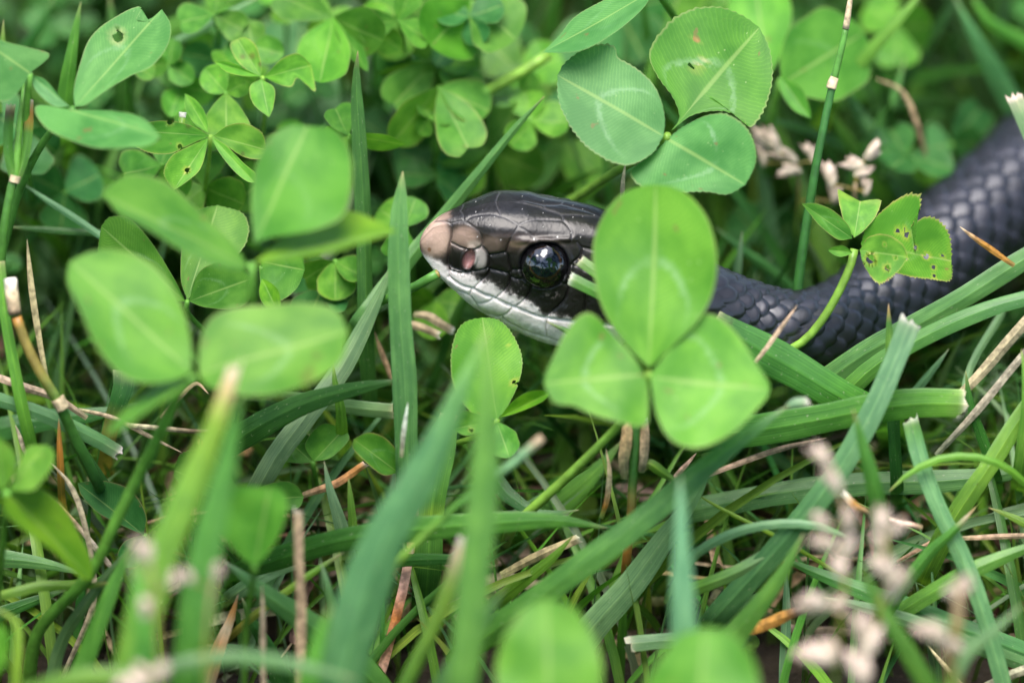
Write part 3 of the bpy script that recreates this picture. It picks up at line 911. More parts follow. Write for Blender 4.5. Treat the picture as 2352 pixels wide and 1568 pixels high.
def eye_mat(name, c, rough=.04):
    m, nt = mat_new(name); n = N(nt)
    tc = n('TexCoord'); no = n('TexNoise', i_Scale=900.0, i_Detail=3.0); n.link(tc.outputs['Object'], no.inputs['Vector'])
    p = n('BsdfPrincipled', i_Roughness=rough)
    p.inputs['Specular IOR Level'].default_value = .15
    p.inputs['Coat Weight'].default_value = 1.0; p.inputs['Coat Roughness'].default_value = .02; p.inputs['Coat IOR'].default_value = 1.6
    n.link(n.mix(n.ramp(no.outputs[0], .35, .7), tuple(.6 * q for q in c), tuple(1.5 * q for q in c)), p.inputs['Base Color'])
    bm = n('Bump', i_Strength=.5, i_Distance=.0007); nb = n('TexNoise', i_Scale=520.0, i_Detail=2.0); n.link(tc.outputs['Object'], nb.inputs['Vector']); n.link(nb.outputs[0], bm.inputs['Height'])
    n.link(bm.outputs[0], p.inputs['Normal']); n.link(bm.outputs[0], p.inputs['Coat Normal'])
    out = n('OutputMaterial'); n.link(p.outputs[0], out.inputs[0])
    return m


M_EYE = eye_mat('eye_dark_mat', (.0035, .0032, .004)); M_IRIS = eye_mat('iris_mat', (.016, .008, .004)); M_PUPIL = eye_mat('pupil_mat', (.002, .004, .008))


def cap_geo(center, axis, up, R, a0, a1, na=20, ns=56):
    """spherical zone between polar angles a0..a1 about axis"""
    axis = unit(axis); e1 = unit(np.cross(up, axis)); e2 = np.cross(axis, e1)
    a = np.linspace(a0, a1, na)[:, None, None]; t = np.linspace(0, 2 * math.pi, ns, endpoint=False)[None, :, None]
    V = center + R * (np.cos(a) * axis + np.sin(a) * (np.cos(t) * e1 + np.sin(t) * e2))
    return V.reshape(-1, 3), grid_faces(na, ns, True)


ie = np.argmin(np.abs(xst - EX))
je = np.argmin(np.abs(-yup[ie] - EY))
surf_l, surf_h = rings_lh[ie, je]
for sg in (1, -1):
    lz = surf_l
    yy = -yt[ie] - sg * lz * SE + surf_h * CE
    z_ = sg * lz * CE + surf_h * SE
    pc = head_point(EX, yy, z_)
    lat = unit((-UP) * SE * sg + (-FWD) * CE * sg)            # outward
    Rr = ER * 1.07 * HU
    if sg == 1:
        inward = -unit(EYE - pc) * 0 - lat * 0 + unit(FWD)
        cen_e = pc + FWD * (ER * .46) * HU
    else:
        cen_e = pc - lat * (ER * .62) * HU
    look = unit(-FWD * .92 + RIGHT * .03 + UP * .02) if sg == 1 else lat
    V, F = cap_geo(cen_e, look, UP, Rr, .0001, math.pi * .62, 40, 72)
    eo = make_mesh('eye', V, F, M_EYE, None, None, snake, s_org)
    V, F = cap_geo(cen_e, look, UP, Rr * 1.004, math.asin(.56), math.asin(.63), 6, 72)
    make_mesh('iris', V, F, M_IRIS, None, None, eo, s_org)
    V, F = cap_geo(cen_e, look, UP, Rr * 1.004, .0001, math.asin(.56), 16, 72)
    make_mesh('pupil', V, F, M_PUPIL, None, None, eo, s_org)

BODY_PTS = dense[::8, :3]; BODY_R = dense[::8, 3]
# ------------------------------------------------------------------ clovers
GF = 'clover leaves in front of the snake'
GB = 'small clover leaves behind the snake'
GS = 'clover leaves beside the snake'

clover('big bright three-leaflet clover hiding the neck of the snake', GF, [
    lf((1490, 842), (1506, 424), (2.1, 1.8), L=[(1474, 828), (1440, 795), (1400, 740), (1372, 670), (1362, 570), (1385, 500), (1425, 450), (1470, 428)],
       R=[(1506, 832), (1548, 792), (1602, 738), (1637, 670), (1649, 590), (1630, 510), (1590, 455), (1545, 430)], cup=.05, fold=.06, bend=-.03, serr=0, side=.15, col='light', chev=.9),
    lf((1478, 862), (1249, 881), (2.15, 2.25), L=[(1467, 839), (1436, 798), (1405, 767), (1369, 734), (1344, 727), (1318, 742), (1292, 777), (1272, 818), (1254, 858)],
       R=[(1487, 885), (1490, 940), (1484, 976), (1457, 982), (1405, 972), (1354, 952), (1318, 934), (1277, 929), (1259, 906)], cup=.03, fold=.06, bend=.02, serr=0, side=.25, col='light', chev=.9),
    lf((1494, 866), (1768, 896), (2.15, 2.25), L=[(1503, 849), (1539, 803), (1570, 757), (1600, 729), (1631, 726), (1662, 741), (1703, 783), (1739, 839), (1764, 876)],
       R=[(1498, 901), (1508, 952), (1529, 998), (1559, 1026), (1600, 1037), (1641, 1024), (1693, 988), (1734, 947), (1762, 913)], cup=.03, fold=.08, bend=.0, serr=0, side=.25, col='light', chev=.8)],
    [(1490, 858, 2.1), (1476, 910, 1.7), (1420, 978, 1.0), (1310, 1088, .7), (1208, 1182, .4)], pr=[9, 10, 13, 13, 13], pcol='y')

clover('blurred clover with one broad upright leaflet and one edge-on leaflet, above the lower big clover', GF, [
    lf((584, 558), (705, 288), (2.5, 2.2), L=[(580, 520), (578, 450), (590, 380), (625, 320), (665, 290)], R=[(620, 545), (720, 535), (790, 500), (812, 440), (808, 360), (770, 300)], cup=.05, fold=.06, serr=0, col='mid', chev=.2, side=.3),
    lf((572, 612), (236, 445), (2.5, 2.45), L=[(530, 560), (465, 500), (400, 450), (340, 418), (280, 412)], R=[(545, 620), (490, 615), (420, 585), (350, 540), (270, 490)], cup=.10, fold=.12, serr=0, col='mid', chev=.6, side=.5),
    lf((584, 602), (912, 528), (2.5, 2.5), L=[(650, 560), (740, 520), (810, 508), (870, 518)], R=[(660, 618), (760, 598), (840, 568), (890, 545)], cup=.08, fold=.5, serr=0, col='lime', chev=.0, side=.6)],
    [(578, 606, 2.5), (579, 680, 2.3), (578, 740, 2.0)], pr=[9, 11, 11], pcol='l')

clover('large blurred clover with chevron marks and a low folded leaflet, below the upright one', GF, [
    lf((440, 852), (160, 600), (2.9, 2.6), L=[(440, 800), (425, 730), (395, 670), (350, 615), (290, 582), (215, 578)], R=[(420, 868), (360, 885), (305, 882), (262, 855), (215, 790), (185, 720), (155, 650)], cup=.06, fold=.08, serr=0, col='light', chev=.75, side=.2),
    lf((456, 858), (800, 760), (2.9, 2.9), L=[(460, 790), (485, 740), (540, 714), (620, 706), (700, 702), (770, 712)], R=[(480, 890), (560, 912), (650, 908), (730, 880), (785, 830)], cup=.06, fold=.08, serr=0, col='light', chev=.7, side=.3, spots=[(.72, .66, 13), (.55, .70, 9), (.30, .76, 8)]),
    lf((440, 876), (236, 1002), (2.9, 3.4), L=[(390, 880), (330, 915), (270, 965)], R=[(420, 900), (350, 940), (290, 985)], cup=.1, fold=.3, serr=0, col='mid', chev=.0, side=.5)],
    [(445, 868, 2.9), (412, 900, 2.5), (372, 985, 2.0), (322, 1085, 1.6), (270, 1190, 1.4), (205, 1320, 1.1), (110, 1420, .8)], pr=[10, 14, 14, 14, 14, 16, 17], pcol='l', root='down')

clover('large serrated clover with a torn leaflet above the head of the snake', GS, [
    lf((1524, 312), (1280, 172), (.5, .25), L=[(1500, 352), (1450, 380), (1400, 372), (1350, 340), (1310, 290), (1285, 235)],
       R=[(1528, 275), (1521, 240), (1502, 200), (1472, 168), (1442, 147), (1419, 134), (1413, 113), (1385, 107), (1340, 118), (1300, 145)], cup=.03, fold=.05, serr=.022, col='blue', chev=1.0, side=.15),
    lf((1542, 300), (1745, 62), (.3, -.2), L=[(1560, 270), (1545, 225), (1510, 180), (1490, 130), (1515, 80), (1570, 35), (1640, 20), (1700, 35)],
       R=[(1590, 265), (1650, 258), (1700, 275), (1722, 298), (1752, 255), (1772, 190), (1768, 120)], cup=.03, fold=.06, serr=.02, col='mid', chev=.8, side=.1, holes=[(-.35, .45, 7), (-.3, .52, 7), (-.52, .62, 4)]),
    lf((1532, 318), (1712, 425), (.4, .7), L=[(1570, 290), (1620, 268), (1670, 266), (1710, 290), (1733, 330), (1735, 375)],
       R=[(1505, 350), (1470, 375), (1450, 402), (1480, 432), (1550, 442), (1620, 440), (1670, 446)], cup=.03, fold=.06, serr=.022, col='blue', chev=1.0, side=.05)],
    [(1534, 312, .4), (1500, 350, .0), (1430, 385, -.6), (1330, 450, -1.2)], pr=[10, 11, 12, 12], pcol='y')

clover('foreshortened blue-green clover leaflet hanging over the top of the serrated clover', GS, [
    lf((1500, -20), (1246, 122), (-.2, .4), L=[(1450, -25), (1380, 10), (1320, 45), (1285, 85)], R=[(1480, 20), (1420, 80), (1350, 118), (1300, 124)], cup=.08, fold=.12, serr=.015, col='blue', chev=.2, side=.3),
    lf((1510, -30), (1620, -160), (-.2, -.6), 150, col='blue')], [(1505, -25, -.2), (1560, 60, -1.2), (1590, 160, -2)], pr=9)

clover('round blurred clover leaflet behind the jointed grass stem', GB, [
    lf((1800, 190), (1985, 75), (-1.7, -2.3), 210, shape='round', cup=.03, fold=.04, serr=0, col='mid', chev=.25),
    lf((1790, 175), (1862, 272), (-1.5, -1.3), 46, shape='lens', fold=.3, serr=0, col='mid', chev=0),
    lf((1765, 170), (1730, -60), (-1.9, -2.6), 150, serr=0, col='light', chev=.1)],
    [(1795, 185, -1.7), (1770, 290, -2.2), (1760, 400, -3)], pr=10)

clover('chewed and holed clover with brown rims standing before the snake body', GS, [
    lf((1958, 548), (1842, 468), (.1, .2), L=[(1925, 550), (1885, 520), (1860, 490)], R=[(1950, 520), (1915, 485), (1875, 468)], cup=.05, fold=.15, serr=.03, col='mid', chev=.3, scorch=.5),
    lf((1962, 546), (1976, 462), (.1, -.1), L=[(1940, 515), (1928, 470), (1925, 440), (1945, 452)], R=[(1985, 530), (2010, 500), (2022, 465), (2000, 460)], cup=.03, fold=.1, serr=.04, col='light', chev=.2, scorch=.6),
    lf((1978, 560), (2186, 600), (.0, -.25), L=[(1990, 520), (2030, 480), (2070, 452), (2105, 448), (2108, 480), (2090, 520), (2115, 500), (2150, 505), (2178, 540)],
       R=[(1990, 590), (2030, 615), (2080, 632), (2140, 640), (2180, 642)], cup=.02, fold=.06, serr=.045, col='light', chev=.3, scorch=.7, nr=80, nc=12, holes=[(-.33, .36, 6), (-.30, .46, 7), (-.38, .42, 4), (.0, .72, 7), (.16, .82, 5), (.30, .84, 4), (.42, .62, 5), (-.12, .58, 4), (.1, .5, 4), (-.05, .9, 4)]),
    lf((1974, 574), (2085, 590), (.25, .35), L=[(1995, 545), (2035, 540), (2070, 560)], R=[(1985, 610), (2020, 650), (2060, 625)], cup=.05, fold=.12, serr=.06, col='light', chev=.1, scorch=.8, nr=64, nc=10, holes=[(.25, .26, 11), (.45, .62, 7), (-.3, .5, 4), (.1, .75, 4)]),
    lf((1958, 580), (1902, 574), (.2, .25), 26, shape='lens', fold=.4, serr=0, col='light', chev=0)],
    [(1963, 572, .1), (1950, 620, .1), (1905, 710, .05), (1850, 780, .0), (1785, 818, -.05)], pr=[10, 10, 11, 12, 13], pcol='y')

clover('large clover with an upright leaflet gnawed through near its tip, by the sheathed stem', GS, [
    lf((172, 246), (372, 22), (.9, .2), L=[(170, 205), (185, 150), (205, 100), (240, 60), (290, 28), (325, 20), (312, 50), (345, 45)],
       R=[(200, 240), (250, 205), (300, 178), (350, 158), (385, 110), (392, 60)], cup=.04, fold=.07, serr=.004, col='blue', chev=.5, side=.2, holes=[(-.45, .62, 14)]),
    lf((165, 252), (368, 312), (1.0, 1.6), L=[(210, 252), (270, 258), (330, 275)], R=[(85, 245), (100, 290), (160, 330), (230, 346), (310, 342), (350, 330)], cup=.08, fold=.06, serr=0, col='blue', chev=.5, side=.3),
    lf((160, 245), (70, 172), (.9, .7), L=[(140, 225), (105, 185)], R=[(125, 245), (85, 210)], fold=.3, serr=.02, col='blue', chev=.2)],
    [(168, 250, .9), (120, 300, .5), (80, 360, .2), (40, 450, -.2), (10, 560, -.5)], pr=[8, 11, 12, 13, 13], pcol='g')

clover('clover leaflet with ragged corner reaching in beside the gnawed upright leaflet', GS, [
    lf((68, 168), (-110, 40), (.8, 1.0), L=[(110, 130), (60, 110), (0, 92), (-60, 50)], R=[(50, 200), (10, 235), (-50, 225), (-110, 150)], fold=.12, serr=.01, col='blue', chev=.3, side=.2)],
    [(68, 170, .8), (62, 230, .6), (60, 330, .3)], pr=[8, 8, 9], pcol='l')

medic = 'small trefoils with browned and bitten leaflets'
clover('small bitten trefoil with brown streaks beside the tall dark blade', medic, [
    lf((482, 312), (310, 300), (-.2, .1), L=[(440, 290), (390, 278), (340, 282)], R=[(440, 330), (390, 352), (340, 350), (305, 330)], serr=.03, col='mid', chev=0, fold=.1, scorch=.55, holes=[(.5, .55, 7), (-.6, .4, 6)], spots=[(.4, .3, 7), (-.3, .7, 6)]),
    lf((478, 318), (400, 436), (-.2, .2), L=[(440, 335), (395, 360), (375, 400)], R=[(470, 360), (455, 395), (425, 420)], serr=.03, col='light', chev=0, fold=.1, scorch=.4, holes=[(.0, .62, 6)]),
    lf((490, 312), (612, 345), (-.2, -.2), L=[(520, 290), (560, 284), (600, 305)], R=[(520, 335), (560, 360), (600, 365)], serr=.035, col='light', chev=0, fold=.1, scorch=.45, spots=[(.5, .6, 5)]),
    lf((488, 316), (585, 420), (-.2, .0), L=[(520, 335), (560, 375), (588, 400)], R=[(500, 345), (535, 390), (565, 415)], serr=.02, col='light', chev=0, fold=.15, scorch=.3),
    lf((478, 305), (425, 215), (-.2, -.5), 38, shape='lens', serr=0, col='light', chev=0)],
    [(483, 312, -.2), (480, 370, -.5), (470, 440, -1)], pr=[5, 6, 6], pcol='y')
clover('small trefoil with a bare pale bitten leaflet on top, beside the browned one', medic, [
    lf((600, 178), (545, 90), (-.5, -.7), L=[(575, 168), (545, 140), (530, 105)], R=[(600, 150), (590, 110), (565, 88)], serr=.03, col='light', chev=0, scorch=.6, spots=[(.3, .5, 7), (-.4, .6, 6), (.5, .25, 5)]),
    lf((606, 178), (715, 150), (-.5, -.7), L=[(640, 140), (680, 125)], R=[(640, 195), (665, 200), (680, 180), (700, 196), (718, 210)], serr=.03, col='light', chev=0, fold=.2, scorch=.6),
    lf((600, 182), (618, 270), (-.5, -.3), L=[(575, 200), (582, 240)], R=[(630, 205), (628, 245)], serr=.03, col='light', chev=0, scorch=.4),
    lf((598, 176), (492, 142), (-.5, -.4), L=[(560, 175), (520, 165)], R=[(565, 160), (525, 142)], serr=.03, col='light', chev=0, fold=.3, scorch=.5)],
    [(603, 178, -.5), (612, 230, -.9), (600, 330, -1.6)], pr=[5, 5, 5], pcol='y')
clover('tiny obcordate trefoil with unbitten leaflets among the browned ones', medic, [
    lf((518, 212), (470, 158), (-.8, -1.0), 66, shape='round', serr=0, col='light', chev=0),
    lf((520, 212), (566, 190), (-.8, -1.0), 52, shape='round', serr=0, col='light', chev=0),
    lf((519, 214), (520, 322), (-.8, -.4), 108, shape='heart', serr=0, col='light', chev=0, fold=.06)],
    [(519, 213, -.8), (530, 260, -1.4), (540, 360, -2)], pr=[5, 5, 5])

behind = [
    ('pale trefoil with a drooping side leaflet behind the tall dark blade', (765, 42), -1.4, [(640, -10, 90), (735, 190, 125), (880, 95, 120), (845, 165, 46)]),
    ('rounded trefoil hanging from above the star-shaped leaf', (1082, 6), -1.5, [(990, 108, 170), (1185, 90, 150), (960, -30, 120)]),
    ('star-shaped pale leaf with five narrow leaflets above the head of the snake', (998, 142), -1.9, [(862, 172, 26), (905, 240, 105), (1102, 150, 56), (905, 40, 60), (1110, 250, 60)]),
    ('trefoil with a ragged leaflet hanging above the crown of the snake', (1008, 202), -1.5, [(1075, 340, 110), (900, 330, 90), (1125, 255, 100)]),
    ('soft green trefoil fanned out close above the crown of the snake', (1122, 345), -2.3, [(1010, 440, 120), (1248, 400, 115), (1195, 240, 110), (990, 330, 110)]),
    ('dim trefoil between the tall dark blade and the diagonal blade', (905, 330), -2.4, [(820, 270, 90), (965, 400, 100), (990, 280, 90)]),
    ('pale heart-shaped trefoil lit against the shade beside the black body', (2185, 330), -3.2, [(2250, 250, 90), (2130, 345, 110), (2255, 330, 90)]),
    ('broad dark leaf lying in shade behind the browned trefoils', (640, 300), -3.0, [(440, 110, 190), (780, 170, 170), (700, 60, 200)]),
    ('dull trefoil half hidden by the upright leaflet of the blurred clover', (520, 470), -1.2, [(430, 400, 120), (610, 420, 130), (490, 560, 130)]),
    ('small trefoil with brown bite marks under the small browned one', (370, 380), -.9, [(285, 400, 100), (420, 460, 90), (390, 320, 70)]),
    ('bright trefoil peeping out behind the upright blade by the snout', (930, 520), -.9, [(870, 480, 90), (955, 455, 80), (905, 590, 80)]),
    ('shaded trefoil under the edge-on leaflet', (740, 660), -1.0, [(700, 760, 110), (800, 690, 90), (690, 610, 110)]),
    ('lime trefoil tucked under the rim of the serrated clover', (1290, 330), -3.0, [(1250, 190, 130), (1390, 420, 120), (1180, 420, 100)]),
    ('dim trefoil in shade behind the seed heads above the neck', (1760, 560), -3.2, [(1690, 480, 110), (1840, 500, 120), (1770, 650, 110)]),
    ('pale trefoil far behind the chewed clover', (1890, 560), -4.0, [(1830, 480, 110), (1960, 600, 120), (1860, 640, 110)]),
    ('big dim leaf at the very back above the serrated clover', (1420, 20), -3.2, [(1330, 160, 170), (1560, -10, 150), (1480, 140, 150)]),
    ('pale leaf behind the round blurred leaflet', (1640, -20), -3.0, [(1560, 90, 130), (1760, 80, 140), (1640, 130, 120)]),
    ('pale trefoil with a thin leaflet crossing the dark upright blade', (800, 312), -.7, [(932, 332, 40), (770, 250, 70), (740, 340, 80)]),
    ('lobed brownish trefoil under the tip of the edge-on leaflet', (770, 600), -.8, [(700, 640, 70), (770, 690, 90), (840, 640, 60)]),
    ('bright trefoil low between the browned trefoils and the blurred clover', (470, 430), -1.0, [(400, 480, 90), (560, 470, 110), (480, 350, 90)]),
    ('bright trefoil at the top between the pale drooping and the rounded one', (905, 60), -1.9, [(860, -10, 90), (960, 20, 80), (900, 140, 90)]),
    ('soft trefoil right above the crown beside the star-shaped leaf', (1200, 170), -2.6, [(1130, 110, 120), (1290, 130, 110), (1210, 270, 110)]),
    ('dim trefoil low behind the thin pale cutting blade', (150, 440), -1.8, [(60, 400, 110), (230, 400, 110), (140, 520, 110)]),
    ('small trefoil in the gap under the snout', (1000, 690), -1.6, [(930, 680, 70), (1060, 700, 80), (990, 780, 80)]),
    ('soft trefoil behind the orange-tipped dry stalk', (2100, 420), -3.8, [(2040, 340, 100), (2150, 360, 90), (2060, 480, 90)]),
    ('soft trefoil at the top border beside the soft broad blade', (2060, 60), -3.6, [(1990, 10, 110), (2140, 60, 110), (2060, 150, 100)]),
    ('dim trefoil under the lens-shaped leaflet of the gnawed clover', (60, 300), -1.4, [(-30, 260, 130), (60, 395, 120), (130, 350, 90)]),
]
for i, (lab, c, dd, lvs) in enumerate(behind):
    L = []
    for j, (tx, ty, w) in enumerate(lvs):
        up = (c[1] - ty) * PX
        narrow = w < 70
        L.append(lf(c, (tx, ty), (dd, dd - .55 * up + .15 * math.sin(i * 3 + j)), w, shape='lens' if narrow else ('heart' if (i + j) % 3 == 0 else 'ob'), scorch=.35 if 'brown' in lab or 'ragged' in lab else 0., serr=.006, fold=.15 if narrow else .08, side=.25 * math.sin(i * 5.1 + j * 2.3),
                    cup=.06, col=('deep' if 'dim' in lab or 'shade' in lab else ['mid', 'light', 'mid'][(i + j) % 3]), chev=.12))  # shade put into the colour: dim and shaded trefoils get a deeper green
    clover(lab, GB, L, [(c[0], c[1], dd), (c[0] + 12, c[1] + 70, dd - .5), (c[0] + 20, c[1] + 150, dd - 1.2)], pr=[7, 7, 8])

clover('serrated dark clover with pale arch marks, half hidden by the two big blurred clovers', GS, [
    lf((426, 692), (232, 520), (.1, .2), L=[(400, 640), (350, 560), (300, 505), (255, 498)], R=[(390, 690), (310, 660), (230, 610)], serr=.015, col='mid', chev=.5, fold=.08),
    lf((434, 692), (578, 640), (.1, .3), L=[(450, 640), (480, 610), (540, 598)], R=[(470, 705), (530, 708), (572, 690)], serr=.015, col='mid', chev=.7, fold=.1),
    lf((430, 688), (500, 470), (.1, -.4), L=[(415, 640), (420, 560), (450, 490)], R=[(480, 640), (560, 570), (560, 500)], serr=.018, col='mid', chev=.4, fold=.08)],
    [(430, 692, .1), (432, 720, -.1), (480, 770, -.5)], pr=[6, 7, 7])
clover('serrated clover with one pale turned-up edge under the edge-on leaflet', GS, [
    lf((600, 600), (700, 620), (.0, .1), L=[(630, 575), (690, 580)], R=[(600, 650), (640, 690), (680, 665)], serr=.02, col='mid', chev=.3),
    lf((602, 640), (640, 720), (.3, .4), 45, shape='lens', serr=.02, col='lime', chev=0, fold=.4)], [(600, 612, 0), (610, 720, -.4), (640, 800, -.8)], pr=[6, 7, 7])

clover('finely toothed clover with pinholes below the white chin of the snake', GS, [
    lf((1142, 962), (1108, 728), (.3, .1), L=[(1090, 955), (1055, 915), (1035, 860), (1040, 790), (1062, 745)], R=[(1165, 935), (1190, 880), (1197, 825), (1180, 775), (1148, 738)], cup=.03, fold=.06, serr=.022, col='light', chev=.12, side=.1, holes=[(.55, .68, 4), (.55, .32, 6)]),
    lf((1148, 958), (1262, 902), (.3, .6), L=[(1175, 925), (1215, 898), (1250, 895)], R=[(1180, 950), (1230, 930), (1255, 915)], fold=.4, serr=.0, col='lime', chev=0),
    lf((1138, 966), (1040, 985), (.3, .5), L=[(1105, 955), (1060, 945)], R=[(1110, 985), (1070, 1000)], fold=.2, serr=.03, col='mid', chev=.2, holes=[(-.3, .6, 5)]),
    lf((1142, 970), (1170, 1050), (.3, .5), 70, serr=.02, col='mid', chev=.2)],
    [(1145, 964, .3), (1100, 1000, .1), (1040, 1020, -.2)], pr=[7, 8, 8], pcol='y')
clover('brown-rimmed clover leaflet lying beside the upright blade', GS, [
    lf((915, 1085), (812, 1008), (.25, .3), L=[(880, 1090), (840, 1060), (812, 1030)], R=[(920, 1050), (890, 1010), (850, 993)], serr=.02, col='mid', chev=.5, fold=.08, scorch=.9)], [(915, 1085, .25), (930, 1110, 0)], pr=[6, 6])
clover('dark clover leaflet with scorched red margin in the litter', GS, [
    lf((330, 1228), (178, 1108), (-.1, -.1), L=[(300, 1215), (230, 1180), (190, 1140)], R=[(335, 1180), (300, 1125), (240, 1104)], serr=.01, col='deep', chev=0, scorch=.8, fold=.15),
    lf((335, 1230), (280, 1300), (-.1, .2), 60, serr=0, col='deep', chev=0, scorch=.6)], [(333, 1228, -.1), (340, 1270, -.3)], pr=[6, 6])
clover('crisp toothed clover leaflet poking out behind the blurred leaflet', GS, [
    lf((560, 1150), (698, 1140), (.2, .2), L=[(600, 1118), (650, 1105), (680, 1115)], R=[(600, 1165), (650, 1170), (685, 1165)], serr=.03, col='mid', chev=.2, fold=.12),
    lf((556, 1150), (400, 1080), (.2, .2), L=[(520, 1150), (450, 1130), (405, 1100)], R=[(540, 1110), (480, 1040), (420, 1040)], serr=.03, col='mid', chev=.4, fold=.08)], [(558, 1152, .2), (560, 1210, -.2)], pr=[6, 6])
clover('toothed clover shaded beneath the dark sloping blade', GS, [
    lf((720, 1060), (790, 985), (-.2, -.3), L=[(700, 1020), (740, 975)], R=[(760, 1050), (800, 1010)], serr=.03, col='mid', chev=.1),
    lf((716, 1060), (650, 1000), (-.2, -.3), 80, serr=.02, col='mid')], [(718, 1060, -.2), (725, 1100, -.5)], pr=[6, 6])
clover('soft blurred leaflet with a notched outline in front of the litter', GF, [
    lf((585, 1300), (620, 1120), (2.6, 2.7), L=[(545, 1270), (505, 1210), (510, 1150), (545, 1115)], R=[(615, 1270), (650, 1210), (660, 1150), (640, 1120)], serr=0, col='mid', chev=0, fold=.06)], [(585, 1300, 2.6), (580, 1340, 2.3), (570, 1400, 2.0)], pr=[7, 7, 7], root='down')
clover('glossy clover with a curled arching leaflet beside the leaning petiole', GF, [
    lf((15, 1130), (212, 1330), (2.3, 1.9), L=[(70, 1120), (130, 1165), (180, 1240), (205, 1290)], R=[(0, 1180), (50, 1225), (120, 1270), (180, 1325)], cup=.05, fold=.2, serr=0, col='lime', chev=0, side=.5),
    lf((20, 1125), (105, 1020), (2.3, 1.9), L=[(40, 1080), (65, 1030)], R=[(80, 1130), (122, 1080), (125, 1040)], serr=0, col='light', chev=.1, side=.3),
    lf((10, 1125), (-10, 1000), (2.3, 2.4), L=[(-40, 1090), (-45, 1040)], R=[(35, 1080), (30, 1030)], serr=0, col='light', chev=0)],
    [(15, 1130, 2.3), (8, 1230, 1.8), (-10, 1400, 1.0)], pr=[9, 9, 9], root='down')
clover('very blurred bright leaflet pointing up below the snake', GF, [
    lf((1260, 1660), (1256, 1374), (4.6, 4.3), L=[(1180, 1640), (1140, 1560), (1150, 1480), (1190, 1410), (1225, 1380)], R=[(1340, 1640), (1382, 1560), (1370, 1470), (1325, 1400), (1290, 1380)], serr=0, col='light', chev=0, fold=-.10, cup=.0),
    lf((1262, 1668), (1080, 1760), (4.0, 4.3), 200, serr=0, col='light', chev=.2), lf((1266, 1668), (1430, 1770), (4.0, 4.3), 200, serr=0, col='light', chev=.2)],
    [(1262, 1665, 4.0), (1275, 1760, 3.6)], pr=[10, 11], root='down')
clover('very blurred broad leaflet rising beside the bright pointed one', GF, [
    lf((1600, 1720), (1620, 1440), (4.9, 4.6), L=[(1540, 1700), (1480, 1600), (1510, 1520), (1560, 1460)], R=[(1680, 1700), (1740, 1600), (1730, 1520), (1680, 1455)], serr=0, col='light', chev=0, fold=.08)],
    [(1600, 1720, 4.3), (1600, 1800, 4.0)], pr=[10, 11], root='down')
clover('bright blurred leaflet cut off by the pale arched stem', GF, [
    lf((-20, 1560), (-5, 1430), (3.4, 3.5), 70, serr=0, col='light', chev=0)], [(-20, 1560, 3.4), (-20, 1640, 3)], pr=[8, 8], root='down')

rt = np.random.default_rng(404)
for k in range(26):                                           # the dense patch of small trefoils
    cx_, cy_ = rt.uniform(260, 1260), rt.uniform(-10, 440)
    dd = rt.uniform(-2.4, -1.1)
    if cx_ > 900 and cy_ > 330: dd = min(dd, -2.0)
    a0 = rt.uniform(0, 2.1); sz = rt.uniform(52, 88)
    L = []
    for j in range(3):
        an = a0 + j * 2.094 + rt.uniform(-.25, .25)
        tx, ty = cx_ + math.cos(an) * sz, cy_ + math.sin(an) * sz * .8
        L.append(lf((cx_, cy_), (tx, ty), (dd, dd - .55 * (cy_ - ty) * PX + rt.uniform(-.1, .1)), sz * rt.uniform(.75, .95), shape=['heart', 'ob', 'round'][k % 3], serr=.01, fold=rt.uniform(.05, .2), side=rt.uniform(-.1, .3), nr=30, nc=4, col=['light', 'mid', 'mid', 'deep'][k % 4], chev=.1, scorch=.3 if k % 5 == 0 else 0))
    clover('small plain trefoil in the dense clover patch behind the snout', 'small trefoils of the clover patch', L, [(cx_, cy_, dd), (cx_ + rt.uniform(-15, 15), cy_ + 60, dd - .5), (cx_, cy_ + 140, dd - 1.2)], pr=[5, 5, 6])
# ------------------------------------------------------------------ grass blades picked out in the photograph
GN = 'blurred grass blades in front of the snake'
GG = 'grass blades standing around the snake'
GH = 'soft grass blades behind the snake'
B = blade
# in front, out of focus
B('pale blurred blade with a clipped white tip', [(540, 842, 4.2), (490, 990, 4.2), (430, 1130, 4.2), (350, 1320, 4.1), (290, 1570, 4)], 84, [(0, 'w'), (.05, 'c'), (.14, 'y'), (.4, 'l'), (1, 'l')], 'c', .3, root='down', group=GN, prof=[(0, .28), (.15, .5), (.4, .8), (.7, 1), (1, 1)])
B('darker blurred blade hugging the pale white-tipped blade', [(552, 900, 4.4), (520, 1080, 4.4), (470, 1280, 4.4), (430, 1570, 4.2)], 86, 'g', 'p', .3, root='down', group=GN)
B('broad blurred blue-green blade slanting up to the toothed clover', [(1112, 770, 3.6), (1040, 940, 3.7), (960, 1110, 3.7), (870, 1270, 3.7), (775, 1580, 3.5)], 112, [(0, 'l'), (.3, 'b'), (1, 'b')], 'p', .15, root='down', group=GN)
B('upright blurred green blade crossing the broad slanting one', [(1118, 740, 4.2), (1120, 900, 4.3), (1112, 1120, 4.3), (1090, 1320, 4.3), (1060, 1580, 4.2)], 72, [(0, 'l'), (.3, 'g'), (1, 'g')], 'p', .25, root='down', group=GN)
B('pale bluish blurred blade standing straight up', [(1562, 1090, 3.6), (1566, 1200, 3.7), (1568, 1330, 3.7), (1572, 1500, 3.6), (1575, 1600, 3.5)], 58, 'p', 'p', .15, root='down', group=GN)
B('short blurred blue-green blade leaning beside the bright pointed leaflet', [(1162, 1340, 3.2), (1110, 1430, 3.2), (1040, 1540, 3.2), (1000, 1620, 3)], 66, 'b', 'p', .2, root='down', group=GN)
B('blurred stem-like blade with a bleached clipped top', [(1066, 1232, 2.7), (1040, 1320, 2.7), (1000, 1430, 2.7), (930, 1580, 2.6)], 34, [(0, 'w'), (.1, 'c'), (.3, 'y'), (1, 'l')], 'c', .4, root='down', group=GN)
